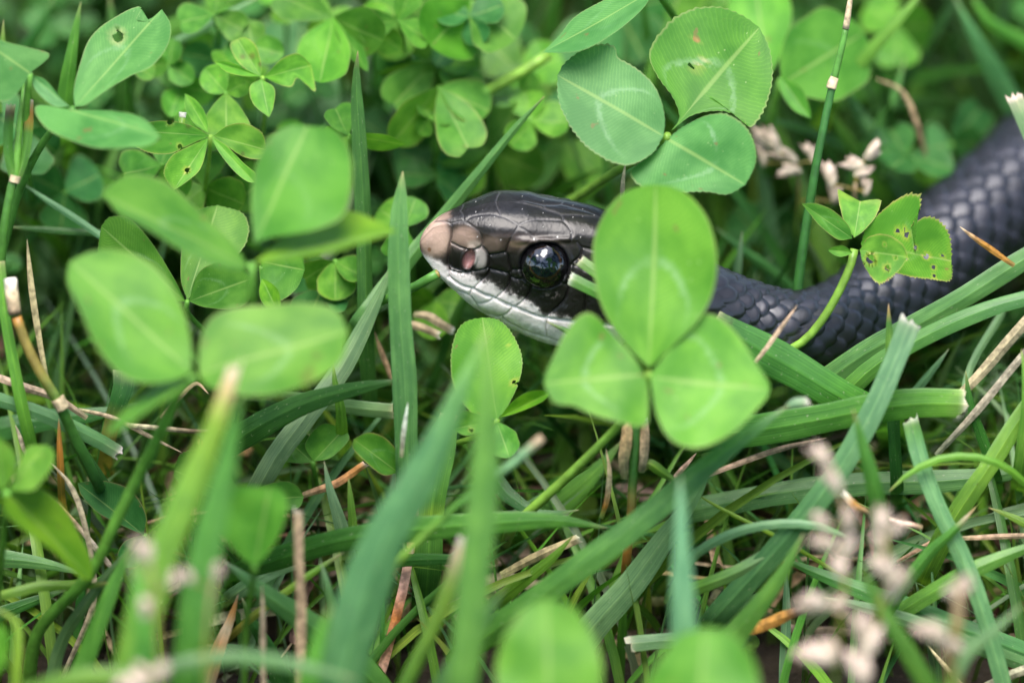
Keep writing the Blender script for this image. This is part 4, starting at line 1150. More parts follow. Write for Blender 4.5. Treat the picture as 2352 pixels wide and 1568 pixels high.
B('blurred green blade slanting behind the seed head', [(1975, 1295, 3.0), (2020, 1390, 3.0), (2075, 1480, 3.0), (2140, 1590, 2.9)], 46, 'g', 'p', .25, root='down', group=GN)
B('blurred dark blade pointing at the cut pale blade', [(1958, 935, 1.9), (1990, 1050, 1.8), (2015, 1160, 1.6), (2025, 1240, 1.2)], 46, [(0, 'm'), (.1, 'g'), (1, 'g')], 'p', .25, group=GN)
B('blurred broad blade with slanted tip beside the arched thin blade', [(1846, 1222, 1.6), (1800, 1310, 1.6), (1735, 1400, 1.5), (1660, 1490, 1.3), (1600, 1580, 1.0)], 62, 'g', 'p', .2, root='down', group=GN)
B('thin blurred pale blade crossing the lower seed heads', [(2352, 1385, 3.2), (2290, 1440, 3.2), (2220, 1500, 3.1), (2180, 1580, 3)], 34, 'p', 'p', .2, root='down', group=GN)
B('long faint blurred blade lying along the bottom edge', [(820, 1560, 4.5), (650, 1520, 4.5), (500, 1510, 4.6), (300, 1560, 4.6)], 34, 'b', 'p', .2, root='down', group=GN)
B('blurred wide blade rising from the pale bottom blade', [(760, 1390, 3.9), (735, 1460, 3.9), (715, 1530, 3.9), (700, 1620, 3.8)], 78, [(0, 's'), (.1, 'l'), (1, 'g')], 'p', .2, root='down', group=GN)
B('short blurred tuft blade at the foot of the pale white-tipped blade', [(300, 1260, 4.6), (320, 1370, 4.7), (330, 1460, 4.7), (320, 1590, 4.6)], 90, [(0, 's'), (.2, 'l'), (1, 'g')], 'p', .2, root='down', group=GN)
B('blurred bright strip of a blade along the lower corner', [(470, 1500, 4.6), (330, 1545, 4.6), (190, 1560, 4.6), (60, 1600, 4.5)], 50, 'l', 'p', .2, root='down', group=GN)
# in or near focus, centre
B('crisp upright blade standing just before the snout of the snake', [(925, 394, .75), (915, 520, .75), (918, 700, .7), (930, 880, .6), (935, 1050, .4)], 54, 'b', 'p', .12, prof=[(0, .03), (.06, .45), (.14, .78), (.3, .9), (.7, 1.05), (1, 1.0)])
B('dark narrow upright blade with a purple tip', [(822, 116, -.2), (818, 190, -.25), (826, 330, -.3), (836, 500, -.4), (840, 660, -.5), (845, 830, -.7), (850, 920, -.9)], 37, 'd', 'p', .45)
B('long diagonal blade passing behind the snout with a thin dry tip', [(1250, 222, -.5), (1180, 300, -.55), (1095, 405, -.6), (1010, 510, -.65), (920, 620, -.6), (850, 710, -.5)], 36, 'b', 'p', .3, prof=[(0, .05), (.15, .5), (.5, .85), (.75, 1.1), (1, 1.2)])
B('pale creased blade running down from behind the snout', [(905, 600, -.3), (850, 720, -.2), (780, 850, -.1), (700, 960, 0), (640, 1040, 0), (600, 1110, -.1)], 50, [(0, 'b'), (.5, 'p'), (1, 'p')], 'p', .35)
B('dark ribbed blade with a yellow crease sloping to the upright blade', [(932, 872, .6), (860, 884, .6), (780, 902, .5), (690, 930, .4), (610, 970, .3), (545, 1010, .1)], 62, 'd', 'p', .15, roll=15)
B('small bright blade tip curling up behind the dark ribbed blade', [(765, 830, .1), (770, 880, .1), (782, 930, 0), (785, 980, -.2)], 28, 'l', 'p', .3)
B('grey-green blade lying flat behind the upright blade', [(905, 945, -.4), (840, 940, -.4), (770, 930, -.5), (700, 920, -.6)], 36, 'p', 'c', .2)
B('bright narrow upright blade by the bleached stub', [(0, 600, .6), (12, 720, .6), (35, 850, .6), (55, 950, .5), (72, 1020, .3)], 30, 'l', 'p', .35, prof=[(0, .8), (1, 1)])
B('blue-green blade sloping down to a curled white tip', [(275, 1040, .3), (215, 1005, .35), (130, 965, .4), (60, 938, .4), (-30, 910, .4)], 36, 'b', 'c', .2)
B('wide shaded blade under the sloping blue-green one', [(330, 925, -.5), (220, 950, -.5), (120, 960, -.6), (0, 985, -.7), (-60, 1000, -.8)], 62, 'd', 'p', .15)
B('stubby pointed pale blade in the litter below the dark ribbed blade', [(744, 1056, .2), (757, 1120, .2), (776, 1180, .1), (790, 1230, 0)], 36, 'p', 'p', .15)
B('ribbed upright blade with a yellow band below the toothed clover', [(1030, 950, .2), (1018, 1030, .2), (1000, 1110, .2), (988, 1200, .1), (985, 1290, 0), (980, 1350, -.2)], 62, [(0, 'g'), (.5, 'g'), (.56, 'y'), (.6, 'g'), (1, 'd')], 'p', .12, prof=[(0, .7), (.2, .9), (1, 1.05)])
B('long dark horizontal blade bridging under the broad slanting blade', [(1395, 1212, .9), (1280, 1195, .9), (1150, 1200, .9), (1000, 1212, .85), (860, 1228, .8), (740, 1252, .7), (590, 1300, .4)], 58, [(0, 'g'), (.5, 'g'), (1, 'd')], 'p', .12, roll=20)
B('short dark blade under the long dark horizontal blade', [(1140, 1300, .4), (1050, 1285, .4), (960, 1285, .3), (900, 1290, .2)], 30, 'd', 'p', .1, roll=20)
B('long blade crossing the frame below the big front clover with a bent tip', [(1812, 930, 1.6), (1700, 1010, 1.6), (1560, 1122, 1.55), (1440, 1220, 1.5), (1320, 1310, 1.4), (1200, 1400, 1.2), (1090, 1480, .9)], 60, [(0, 'p'), (.08, 'b'), (1, 'g')], 'p', .15)
B('bent clipped end of the long crossing blade', [(1856, 920, 1.6), (1830, 924, 1.6), (1808, 934, 1.6)], 20, 'p', 'c', .2, root=None)
B('pale broad blade with speckles sloping down from the crossing blade', [(1640, 1060, .5), (1590, 1150, .5), (1530, 1230, .4), (1450, 1340, .3), (1370, 1430, .2), (1300, 1520, 0)], 70, [(0, 'b'), (.3, 'p'), (1, 'p')], 'p', .12)
B('small fresh blade with a tiny tooth tip in the gap below the petiole', [(1318, 1228, .3), (1270, 1280, .3), (1220, 1320, .2), (1168, 1360, 0)], 36, 'l', 'p', .1)
B('shaded leaf blade bridging the gap beside the amber stem', [(1330, 1170, -.3), (1240, 1180, -.3), (1160, 1130, -.4), (1130, 1090, -.5)], 44, 'd', 'p', .1)
B('wide dim blade behind the light petiole', [(1430, 1010, -.8), (1370, 1080, -.8), (1290, 1150, -.9), (1200, 1210, -1)], 90, 'g', 'p', .1)
B('dark upright blade left of the bright small one in the litter', [(800, 1090, -.2), (806, 1160, -.2), (812, 1230, -.3)], 22, 'l', 'p', .2)
# cut blades beside the eye
B('clipped jagged blade tip touching the cheek behind the eye, upper of the pair', [(1330, 596, .55), (1365, 622, .6), (1420, 660, .6), (1500, 700, .5)], 27, [(0, 'g'), (1, 'g')], 'c', .1)
B('clipped jagged blade tip touching the cheek behind the eye, lower of the pair', [(1310, 640, .6), (1350, 660, .65), (1410, 690, .65), (1490, 730, .5)], 31, [(0, 'g'), (1, 'g')], 'c', .1)
B('little green blade tip lying across the white jaw', [(1254, 738, .55), (1290, 755, .6), (1330, 775, .6), (1380, 800, .5)], 26, 'd', 'p', .3)
# right side
B('dark broad blade leaning out from under the big front clover', [(1640, 738, .5), (1740, 800, .45), (1830, 850, .4), (1920, 905, .35), (2000, 950, .2)], 96, [(0, 'd'), (1, 'g')], 'p', .2, prof=[(0, .6), (.3, .9), (1, .8)])
B('ribbed horizontal blade with a square cut end', [(2216, 928, .6), (2120, 926, .6), (2010, 938, .6), (1890, 962, .5), (1760, 985, .4), (1640, 1000, .2)], 72, [(0, 'l'), (.2, 'g'), (1, 'd')], 'c', .15)
B('long blade sweeping up along the underside of the snake body', [(2440, 540, -.3), (2330, 610, -.2), (2220, 680, -.1), (2100, 750, -.1), (1990, 810, -.1), (1890, 880, -.2)], 58, 'b', 'p', .15, prof=[(0, .8), (1, 1)])
B('lower of two blades sweeping up along the underside of the snake body', [(2440, 670, .1), (2330, 690, .1), (2220, 728, .1), (2110, 780, .05), (2010, 840, 0), (1930, 915, -.1)], 46, [(0, 'b'), (1, 'g')], 'p', .2, prof=[(0, .8), (1, 1)])
B('pale long cut blade with a torn tip crossing the square-ended blade', [(2090, 738, 1.0), (2045, 850, 1.0), (2000, 950, 1.0), (1930, 1075, .95), (1850, 1185, .9), (1760, 1290, .8), (1660, 1400, .6)], 54, [(0, 'p'), (.6, 'b'), (1, 'b')], 'c', .15)
B('short dark pointed blade before the snake body beside the torn tip', [(2041, 696, .5), (2043, 760, .5), (2048, 850, .4), (2055, 1000, .2), (2060, 1090, 0)], 30, [(0, 'o'), (.08, 'd'), (.3, 'y'), (.34, 'd'), (1, 'd')], 'p', .3)
B('light blade with a clear midrib bending down past the seed head', [(2092, 965, .7), (2120, 1070, .75), (2158, 1170, .8), (2205, 1270, .8), (2255, 1400, .8), (2310, 1590, .7)], 40, [(0, 'g'), (.1, 'p'), (1, 'p')], 'c', .25, root='down')
B('bright ribbed blade slanting behind the light midribbed blade', [(2400, 880, .3), (2330, 980, .35), (2280, 1060, .4), (2225, 1140, .4), (2175, 1220, .3), (2140, 1290, .1)], 50, 'l', 'p', .12, prof=[(0, .8), (1, 1)])
B('thin arched blade curling over the bright ribbed blade', [(2042, 1128, .9), (2090, 1085, .9), (2160, 1052, .9), (2240, 1048, .9), (2310, 1072, .85), (2360, 1115, .7)], 18, 'l', 'p', .3)
B('pointed blade with an orange dry tip rising to the midribbed blade', [(2242, 1163, .9), (2195, 1215, .9), (2140, 1265, .85), (2085, 1335, .8), (2040, 1400, .6)], 32, [(0, 'o'), (.1, 'c'), (.16, 'g'), (1, 'g')], 'p', .25)
B('shiny blade rising from the seed head to the edge', [(2440, 1228, .6), (2340, 1265, .65), (2230, 1310, .7), (2140, 1360, .6), (2060, 1410, .4)], 42, [(0, 'g'), (1, 'l')], 'p', .25)
B('long dim horizontal blade behind the arched thin blade', [(2440, 1060, -.2), (2300, 1090, -.2), (2150, 1105, -.2), (1980, 1110, -.3), (1800, 1130, -.4), (1620, 1165, -.5)], 56, 'b', 'p', .15)
B('long sloping blade passing under the seed heads', [(1790, 1280, .3), (1900, 1325, .35), (2020, 1370, .4), (2150, 1420, .4), (2280, 1470, .4), (2400, 1520, .3)], 52, [(0, 'g'), (1, 'b')], 'p', .2, root='down')
B('lighter parallel blade below the long sloping blade', [(1890, 1370, .5), (1990, 1395, .5), (2100, 1430, .5), (2230, 1480, .5), (2400, 1545, .4)], 36, [(0, 'p'), (1, 'b')], 'p', .2, root='down')
B('thin arched pale blade with a hooked tip over the torn long blade', [(1960, 1238, .9), (1880, 1208, .95), (1790, 1202, .95), (1690, 1222, .9), (1600, 1270, .8), (1560, 1330, .5)], 22, 'p', 'p', .2)
B('light rolled blade with a white clipped end', [(1782, 1262, .8), (1740, 1290, .8), (1680, 1320, .75), (1600, 1350, .6)], 34, [(0, 'w'), (.05, 'p'), (1, 'l')], 'c', .5)
B('square cut pale blade pointing at the bright pointed leaflet', [(1446, 1478, .5), (1510, 1472, .5), (1590, 1468, .4), (1680, 1470, .2)], 38, 'p', 'c', .1)
B('thin flowering stalk-like blade crossing behind the pale arched blade', [(1590, 1128, .4), (1660, 1170, .4), (1760, 1220, .4), (1850, 1270, .3), (1960, 1340, .2)], 10, 'y', 'p', .2)
B('broad bluish blade under the blurred slanted tip', [(1790, 1340, .4), (1730, 1380, .4), (1650, 1430, .3), (1590, 1500, .1)], 66, 'p', 'p', .1)
B('slim upright blade behind the orange leaf fragment', [(1806, 1300, .2), (1806, 1380, .2), (1804, 1470, .1), (1800, 1590, 0)], 24, 'p', 'p', .2, root='down')
B('narrow dark blade tip at the frame edge beside the straw stalks', [(2218, 850, .2), (2228, 920, .2), (2250, 990, .1), (2275, 1060, 0)], 26, 'd', 'p', .3)
B('short green blade pointing down from the edge near the long dim blade', [(2270, 1165, .4), (2310, 1180, .4), (2370, 1210, .4)], 26, 'l', 'p', .2)
B('bright blade edge beside the straw stalks at the border', [(2345, 800, .6), (2356, 860, .6), (2362, 950, .5), (2350, 1050, .3)], 40, 'l', 'p', .2)
B('blade tip with a white torn end leaning in at the border above the snake body', [(2330, 220, .8), (2360, 290, .8), (2400, 380, .7)], 40, [(0, 'w'), (.1, 'p'), (1, 'b')], 'c', .2)
# left bottom
B('blade with a shallow trough sloping down toward the tan stem', [(512, 1285, 1.2), (560, 1325, 1.2), (620, 1372, 1.15), (690, 1420, 1.1), (770, 1480, 1.0), (860, 1570, .8)], 72, [(0, 'p'), (.1, 'b'), (1, 'g')], 'p', .2, root='down')
B('dark blade with a bluish sheen behind the leaning petiole', [(200, 1320, .2), (130, 1300, .2), (60, 1288, .2), (-40, 1280, .1)], 50, 'b', 'p', .15)
B('second dark blade beneath the bluish sheen blade', [(160, 1350, 0), (90, 1375, 0), (0, 1410, 0), (-60, 1430, 0)], 44, 'd', 'p', .1)
B('pale limp blade bending across the leaning petiole', [(265, 1335, 1.0), (200, 1345, 1.0), (100, 1345, 1.0), (30, 1360, 1.0), (-40, 1378, .9)], 26, [(0, 'm'), (.2, 'y'), (1, 'y')], 'p', .2, root=None)
B('thin blue-green blade dropping from the leaning petiole', [(300, 1255, .9), (240, 1330, .9), (180, 1410, .9), (140, 1480, .8), (110, 1590, .7)], 28, 'b', 'p', .2, root='down')
B('dark green blade beside the thin blue-green one', [(310, 1230, 1.6), (270, 1320, 1.6), (225, 1430, 1.6), (170, 1590, 1.5)], 46, 'g', 'p', .25, root='down')
B('pale arched stem-like blade at the corner', [(-10, 1395, 2.6), (25, 1418, 2.6), (42, 1440, 2.6), (40, 1500, 2.6), (32, 1600, 2.5)], 24, 'y', 'p', .3, root='down')
B('dried orange and yellow leaf hanging in the litter', [(548, 1362, .6), (530, 1420, .6), (505, 1480, .6), (478, 1560, .5)], 38, [(0, 'n'), (.2, 'o'), (.4, 'c'), (.7, 'o'), (1, 's')], 'p', .15, root='down', name='dry_leaf', cat='dry leaf')
B('dark pointed blade with white stripes beside the dried orange leaf', [(555, 1370, .4), (580, 1430, .4), (620, 1500, .35), (650, 1590, .2)], 44, 'd', 'p', .2, root='down')
B('dark blade lying at the bottom beside the dried orange leaf', [(470, 1480, .2), (540, 1490, .2), (610, 1520, .2), (690, 1590, .1)], 40, 'd', 'p', .15, root='down')
B('light stubby blade under the small blurred leaflet', [(680, 1290, .3), (640, 1305, .3), (590, 1330, .3), (560, 1350, .2)], 36, 'p', 'c', .1)
B('yellow-green thin blade rising to the long dark horizontal blade', [(790, 1268, .8), (740, 1300, .8), (690, 1335, .8), (600, 1400, .7), (540, 1450, .5)], 18, [(0, 's'), (.2, 'y'), (1, 'm')], 'p', .3)
B('short blade tip standing in the gap beside the tan stem', [(735, 1286, 1.3), (748, 1330, 1.3), (760, 1390, 1.2), (765, 1470, 1.0)], 34, [(0, 'p'), (1, 'l')], 'p', .2, root='down')
B('orange spotted blade stub behind the folded leaflet', [(285, 850, -.2), (280, 900, -.2), (262, 950, -.3), (250, 1000, -.4)], 52, [(0, 'd'), (.6, 'd'), (.85, 'm'), (1, 'm')], 'p', .1, prof=[(0, 1), (1, .7)])
B('orange withered blade standing under the sloping blue-green blade', [(135, 960, .4), (136, 1010, .4), (138, 1060, .35), (140, 1110, .2)], 18, [(0, 'm'), (.4, 'o'), (1, 'm')], 'p', .2)
B('dark blade running down behind the sloping blue-green blade', [(160, 950, .0), (190, 1030, 0), (225, 1090, -.1), (270, 1160, -.3)], 26, 'd', 'p', .3)
# behind, soft
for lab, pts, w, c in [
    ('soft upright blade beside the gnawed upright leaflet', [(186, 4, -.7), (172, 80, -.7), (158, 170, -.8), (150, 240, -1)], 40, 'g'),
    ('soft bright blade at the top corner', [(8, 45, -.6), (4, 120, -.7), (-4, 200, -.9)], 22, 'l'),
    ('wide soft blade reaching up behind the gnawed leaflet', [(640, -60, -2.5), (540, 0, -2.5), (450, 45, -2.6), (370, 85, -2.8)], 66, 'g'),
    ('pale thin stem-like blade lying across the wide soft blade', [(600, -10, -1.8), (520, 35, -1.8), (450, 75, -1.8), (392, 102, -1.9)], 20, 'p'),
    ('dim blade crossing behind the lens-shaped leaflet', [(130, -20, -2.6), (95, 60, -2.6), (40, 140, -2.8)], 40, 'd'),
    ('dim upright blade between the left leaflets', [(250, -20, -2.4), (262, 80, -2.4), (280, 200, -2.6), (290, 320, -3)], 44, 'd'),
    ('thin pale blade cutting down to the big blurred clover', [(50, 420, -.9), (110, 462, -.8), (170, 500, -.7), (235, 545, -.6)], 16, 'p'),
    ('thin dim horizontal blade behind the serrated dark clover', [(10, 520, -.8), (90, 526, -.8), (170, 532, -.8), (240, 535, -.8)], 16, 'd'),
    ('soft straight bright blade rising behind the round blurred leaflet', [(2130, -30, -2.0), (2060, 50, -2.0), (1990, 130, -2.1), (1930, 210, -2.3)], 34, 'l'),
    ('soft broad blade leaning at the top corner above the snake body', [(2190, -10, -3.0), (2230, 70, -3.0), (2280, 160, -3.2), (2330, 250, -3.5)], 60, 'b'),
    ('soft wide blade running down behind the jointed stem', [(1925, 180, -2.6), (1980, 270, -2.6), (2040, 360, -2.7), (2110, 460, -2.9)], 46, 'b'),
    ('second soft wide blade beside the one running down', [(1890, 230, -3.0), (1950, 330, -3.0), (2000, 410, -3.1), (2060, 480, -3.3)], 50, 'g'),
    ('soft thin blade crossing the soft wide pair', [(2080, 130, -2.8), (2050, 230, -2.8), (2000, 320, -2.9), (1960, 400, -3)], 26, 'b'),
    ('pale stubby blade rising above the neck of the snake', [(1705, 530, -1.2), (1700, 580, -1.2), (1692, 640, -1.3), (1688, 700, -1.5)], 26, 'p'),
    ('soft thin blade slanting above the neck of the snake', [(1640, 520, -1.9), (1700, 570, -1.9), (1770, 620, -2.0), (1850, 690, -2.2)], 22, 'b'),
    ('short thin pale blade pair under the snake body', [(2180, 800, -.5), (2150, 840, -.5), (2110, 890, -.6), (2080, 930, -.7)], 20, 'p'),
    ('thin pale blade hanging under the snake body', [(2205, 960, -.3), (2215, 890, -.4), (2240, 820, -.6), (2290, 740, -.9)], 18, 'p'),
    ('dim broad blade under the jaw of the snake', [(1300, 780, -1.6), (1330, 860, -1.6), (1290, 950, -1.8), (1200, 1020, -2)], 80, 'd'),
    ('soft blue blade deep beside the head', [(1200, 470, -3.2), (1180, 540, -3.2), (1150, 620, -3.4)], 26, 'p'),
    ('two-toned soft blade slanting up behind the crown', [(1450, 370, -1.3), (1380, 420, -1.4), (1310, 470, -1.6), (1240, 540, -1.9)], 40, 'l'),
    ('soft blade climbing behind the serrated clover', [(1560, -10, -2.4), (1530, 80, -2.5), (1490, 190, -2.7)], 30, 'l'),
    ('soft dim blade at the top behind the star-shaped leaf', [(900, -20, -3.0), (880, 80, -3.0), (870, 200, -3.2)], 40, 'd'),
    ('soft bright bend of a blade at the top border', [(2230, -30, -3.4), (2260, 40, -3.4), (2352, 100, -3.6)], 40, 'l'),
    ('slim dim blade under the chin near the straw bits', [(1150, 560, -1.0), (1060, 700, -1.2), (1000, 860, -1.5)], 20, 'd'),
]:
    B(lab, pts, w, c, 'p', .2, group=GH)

# ------------------------------------------------------------------ stems
def stem(label, parts, cat='grass stem', name='grass_culm', group='grass stems with joints', root='back'):
    """parts: list of (kind, name, pts, size, col, opts); the first is the stalk that reaches the soil"""
    k, nm, pts, size, col, opt = parts[0]
    a = np.array(pts, float); p3 = root_extend(P(a[:, 0], a[:, 1], a[:, 2]), root); org = p3[-1]
    e = tag(empty(name, org), label, cat, group)
    for q, (k, nm, pts, size, col, opt) in enumerate(parts):
        if k == 'tube': tube(nm, pts, size, col, e, org, root=root if q == 0 else None, **opt)
        else: blade(None, pts, size, col, root=None, name=nm, parent=e, origin=org, **opt)
    return e


stem('tall jointed green stem with a papery bleached top, before the round blurred leaflet', [
    ('tube', 'stalk', [(1918, 170, -.3), (1905, 230, -.3), (1880, 350, -.3), (1858, 480, -.4), (1840, 600, -.5), (1832, 670, -.6)], [9, 11, 14, 14, 13, 13], 'd', {}),
    ('tube', 'upper_stalk', [(1944, 60, -.25), (1936, 100, -.25), (1914, 190, -.3)], [7, 8, 9], 'g', {}),
    ('tube', 'joint', [(1917, 178, -.29), (1912, 192, -.29), (1909, 204, -.29)], [10, 12, 12], 'c', {'mat': M_STRAW}),
    ('tube', 'dry_top', [(1956, -20, -.2), (1950, 20, -.2), (1943, 66, -.24)], [5, 7, 8], 'c', {'mat': M_STRAW})])
stem('green stem with two clipped sheath leaves frayed and brown at the tip', [
    ('tube', 'stalk', [(35, 400, .5), (24, 440, .5), (10, 520, .4), (0, 620, .2), (-15, 700, 0)], [10, 12, 13, 13, 13], 'g', {}),
    ('blade', 'sheath_leaf', [(24, 240, .55), (20, 300, .58), (22, 360, .57), (30, 418, .54)], 22, [(0, 'c'), (.1, 'n'), (.25, 'g'), (1, 'g')], {'tip': 'c', 'fold': .6}),
    ('blade', 'sheath_leaf', [(68, 228, .5), (66, 290, .52), (55, 360, .52), (38, 420, .52)], 22, [(0, 'c'), (.15, 'o'), (.4, 'g'), (1, 'g')], {'tip': 'c', 'fold': .6}),
    ('tube', 'inner_shoot', [(60, 190, .3), (46, 280, .45), (40, 350, .48), (35, 412, .5)], [8, 8, 9, 9], 'l', {}),
    ('tube', 'node', [(36, 404, .53), (32, 420, .53)], [13, 12], 'c', {'mat': M_STRAW})])
stem('green stem with amber base and two brown papery sheath flaps under the big front clover', [
    ('tube', 'stalk', [(1461, 960, .6), (1458, 1040, .55), (1453, 1110, .5), (1450, 1180, .45), (1442, 1260, .3)], [11, 11, 11, 12, 13], [(0, 'g'), (.45, 'g'), (.6, 'm'), (1, 'o')], {}),
    ('blade', 'sheath_flap', [(1446, 962, .62), (1438, 1000, .66), (1434, 1050, .66), (1436, 1100, .6)], 26, [(0, 'a'), (.3, 'a'), (.85, 's'), (1, 'n')], {'tip': 'c', 'fold': .6, 'mat': M_STRAW}),
    ('blade', 'sheath_flap', [(1478, 965, .6), (1482, 1010, .62), (1480, 1050, .62), (1472, 1085, .58)], 22, [(0, 'n'), (.15, 'a'), (.85, 's'), (1, 'n')], {'tip': 'c', 'fold': .6, 'mat': M_STRAW}),
    ('blade', 'side_leaf', [(1560, 1110, .5), (1520, 1085, .55), (1490, 1065, .55), (1470, 1078, .52)], 26, [(0, 'g'), (.7, 'y'), (1, 'c')], {'tip': 'p', 'fold': .4})])
stem('cut stem with a hollow cream stub top and mottled olive joint', [
    ('tube', 'stalk', [(38, 728, .9), (60, 790, .85), (95, 860, .8), (135, 925, .7), (165, 990, .5), (210, 1080, .2)], [12, 13, 14, 14, 11, 11], [(0, 'o'), (.05, 'm'), (.3, 'm'), (.55, 'g'), (1, 'd')], {}),
    ('tube', 'stub', [(24, 640, .9), (28, 680, .92), (34, 722, .9)], [15, 16, 15], [(0, 'w'), (.4, 'c'), (.9, 's'), (1, 'n')], {'mat': M_STRAW}),
    ('tube', 'node', [(132, 914, .72), (146, 940, .7)], [17, 16], 'c', {'mat': M_STRAW})])
stem('short cut green stem end pointing at the lip of the snake', [
    ('tube', 'stalk', [(1006, 628, .15), (980, 643, .1), (950, 660, 0), (880, 690, -.4)], [11, 11, 11, 11], 'g', {}),
    ('tube', 'cut_end', [(1008, 627, .15), (1003, 630, .15)], [9, 11], 'm', {})])
stem('thin blurred stem with a pale tip crossing the upright blurred blade', [
    ('tube', 'stalk', [(1242, 1008, 2.4), (1170, 1070, 2.4), (1080, 1135, 2.4), (990, 1215, 2.3), (900, 1310, 2.2), (850, 1420, 2.1), (800, 1590, 2)], [11, 9, 9, 9, 10, 10, 10], [(0, 's'), (.06, 'p'), (.3, 'g'), (.55, 'y'), (.8, 'm'), (1, 'm')], {}),
    ('tube', 'pale_tip', [(1246, 1004, 2.4), (1225, 1022, 2.4)], [10, 11], 's', {'mat': M_STRAW})], root='down')
stem('tiny cut stem with a white hollow end behind the browned trefoil', [
    ('tube', 'stalk', [(419, 268, -.3), (415, 300, -.3), (410, 350, -.6)], [8, 9, 9], 'y', {}), ('tube', 'cut_end', [(420, 258, -.3), (419, 270, -.3)], [9, 8], 'w', {'mat': M_STRAW})])
stem('long leaning clover stalk rising behind the crown to the serrated clover', [
    ('tube', 'stalk', [(1262, 125, -1.6), (1200, 165, -1.6), (1120, 210, -1.7), (1060, 260, -2)], [13, 13, 13, 13], 'y', {}), ('tube', 'node', [(1124, 206, -1.68), (1112, 216, -1.7)], [15, 15], 'l', {})], cat='clover stalk', name='clover_stalk', group='clover stalks')

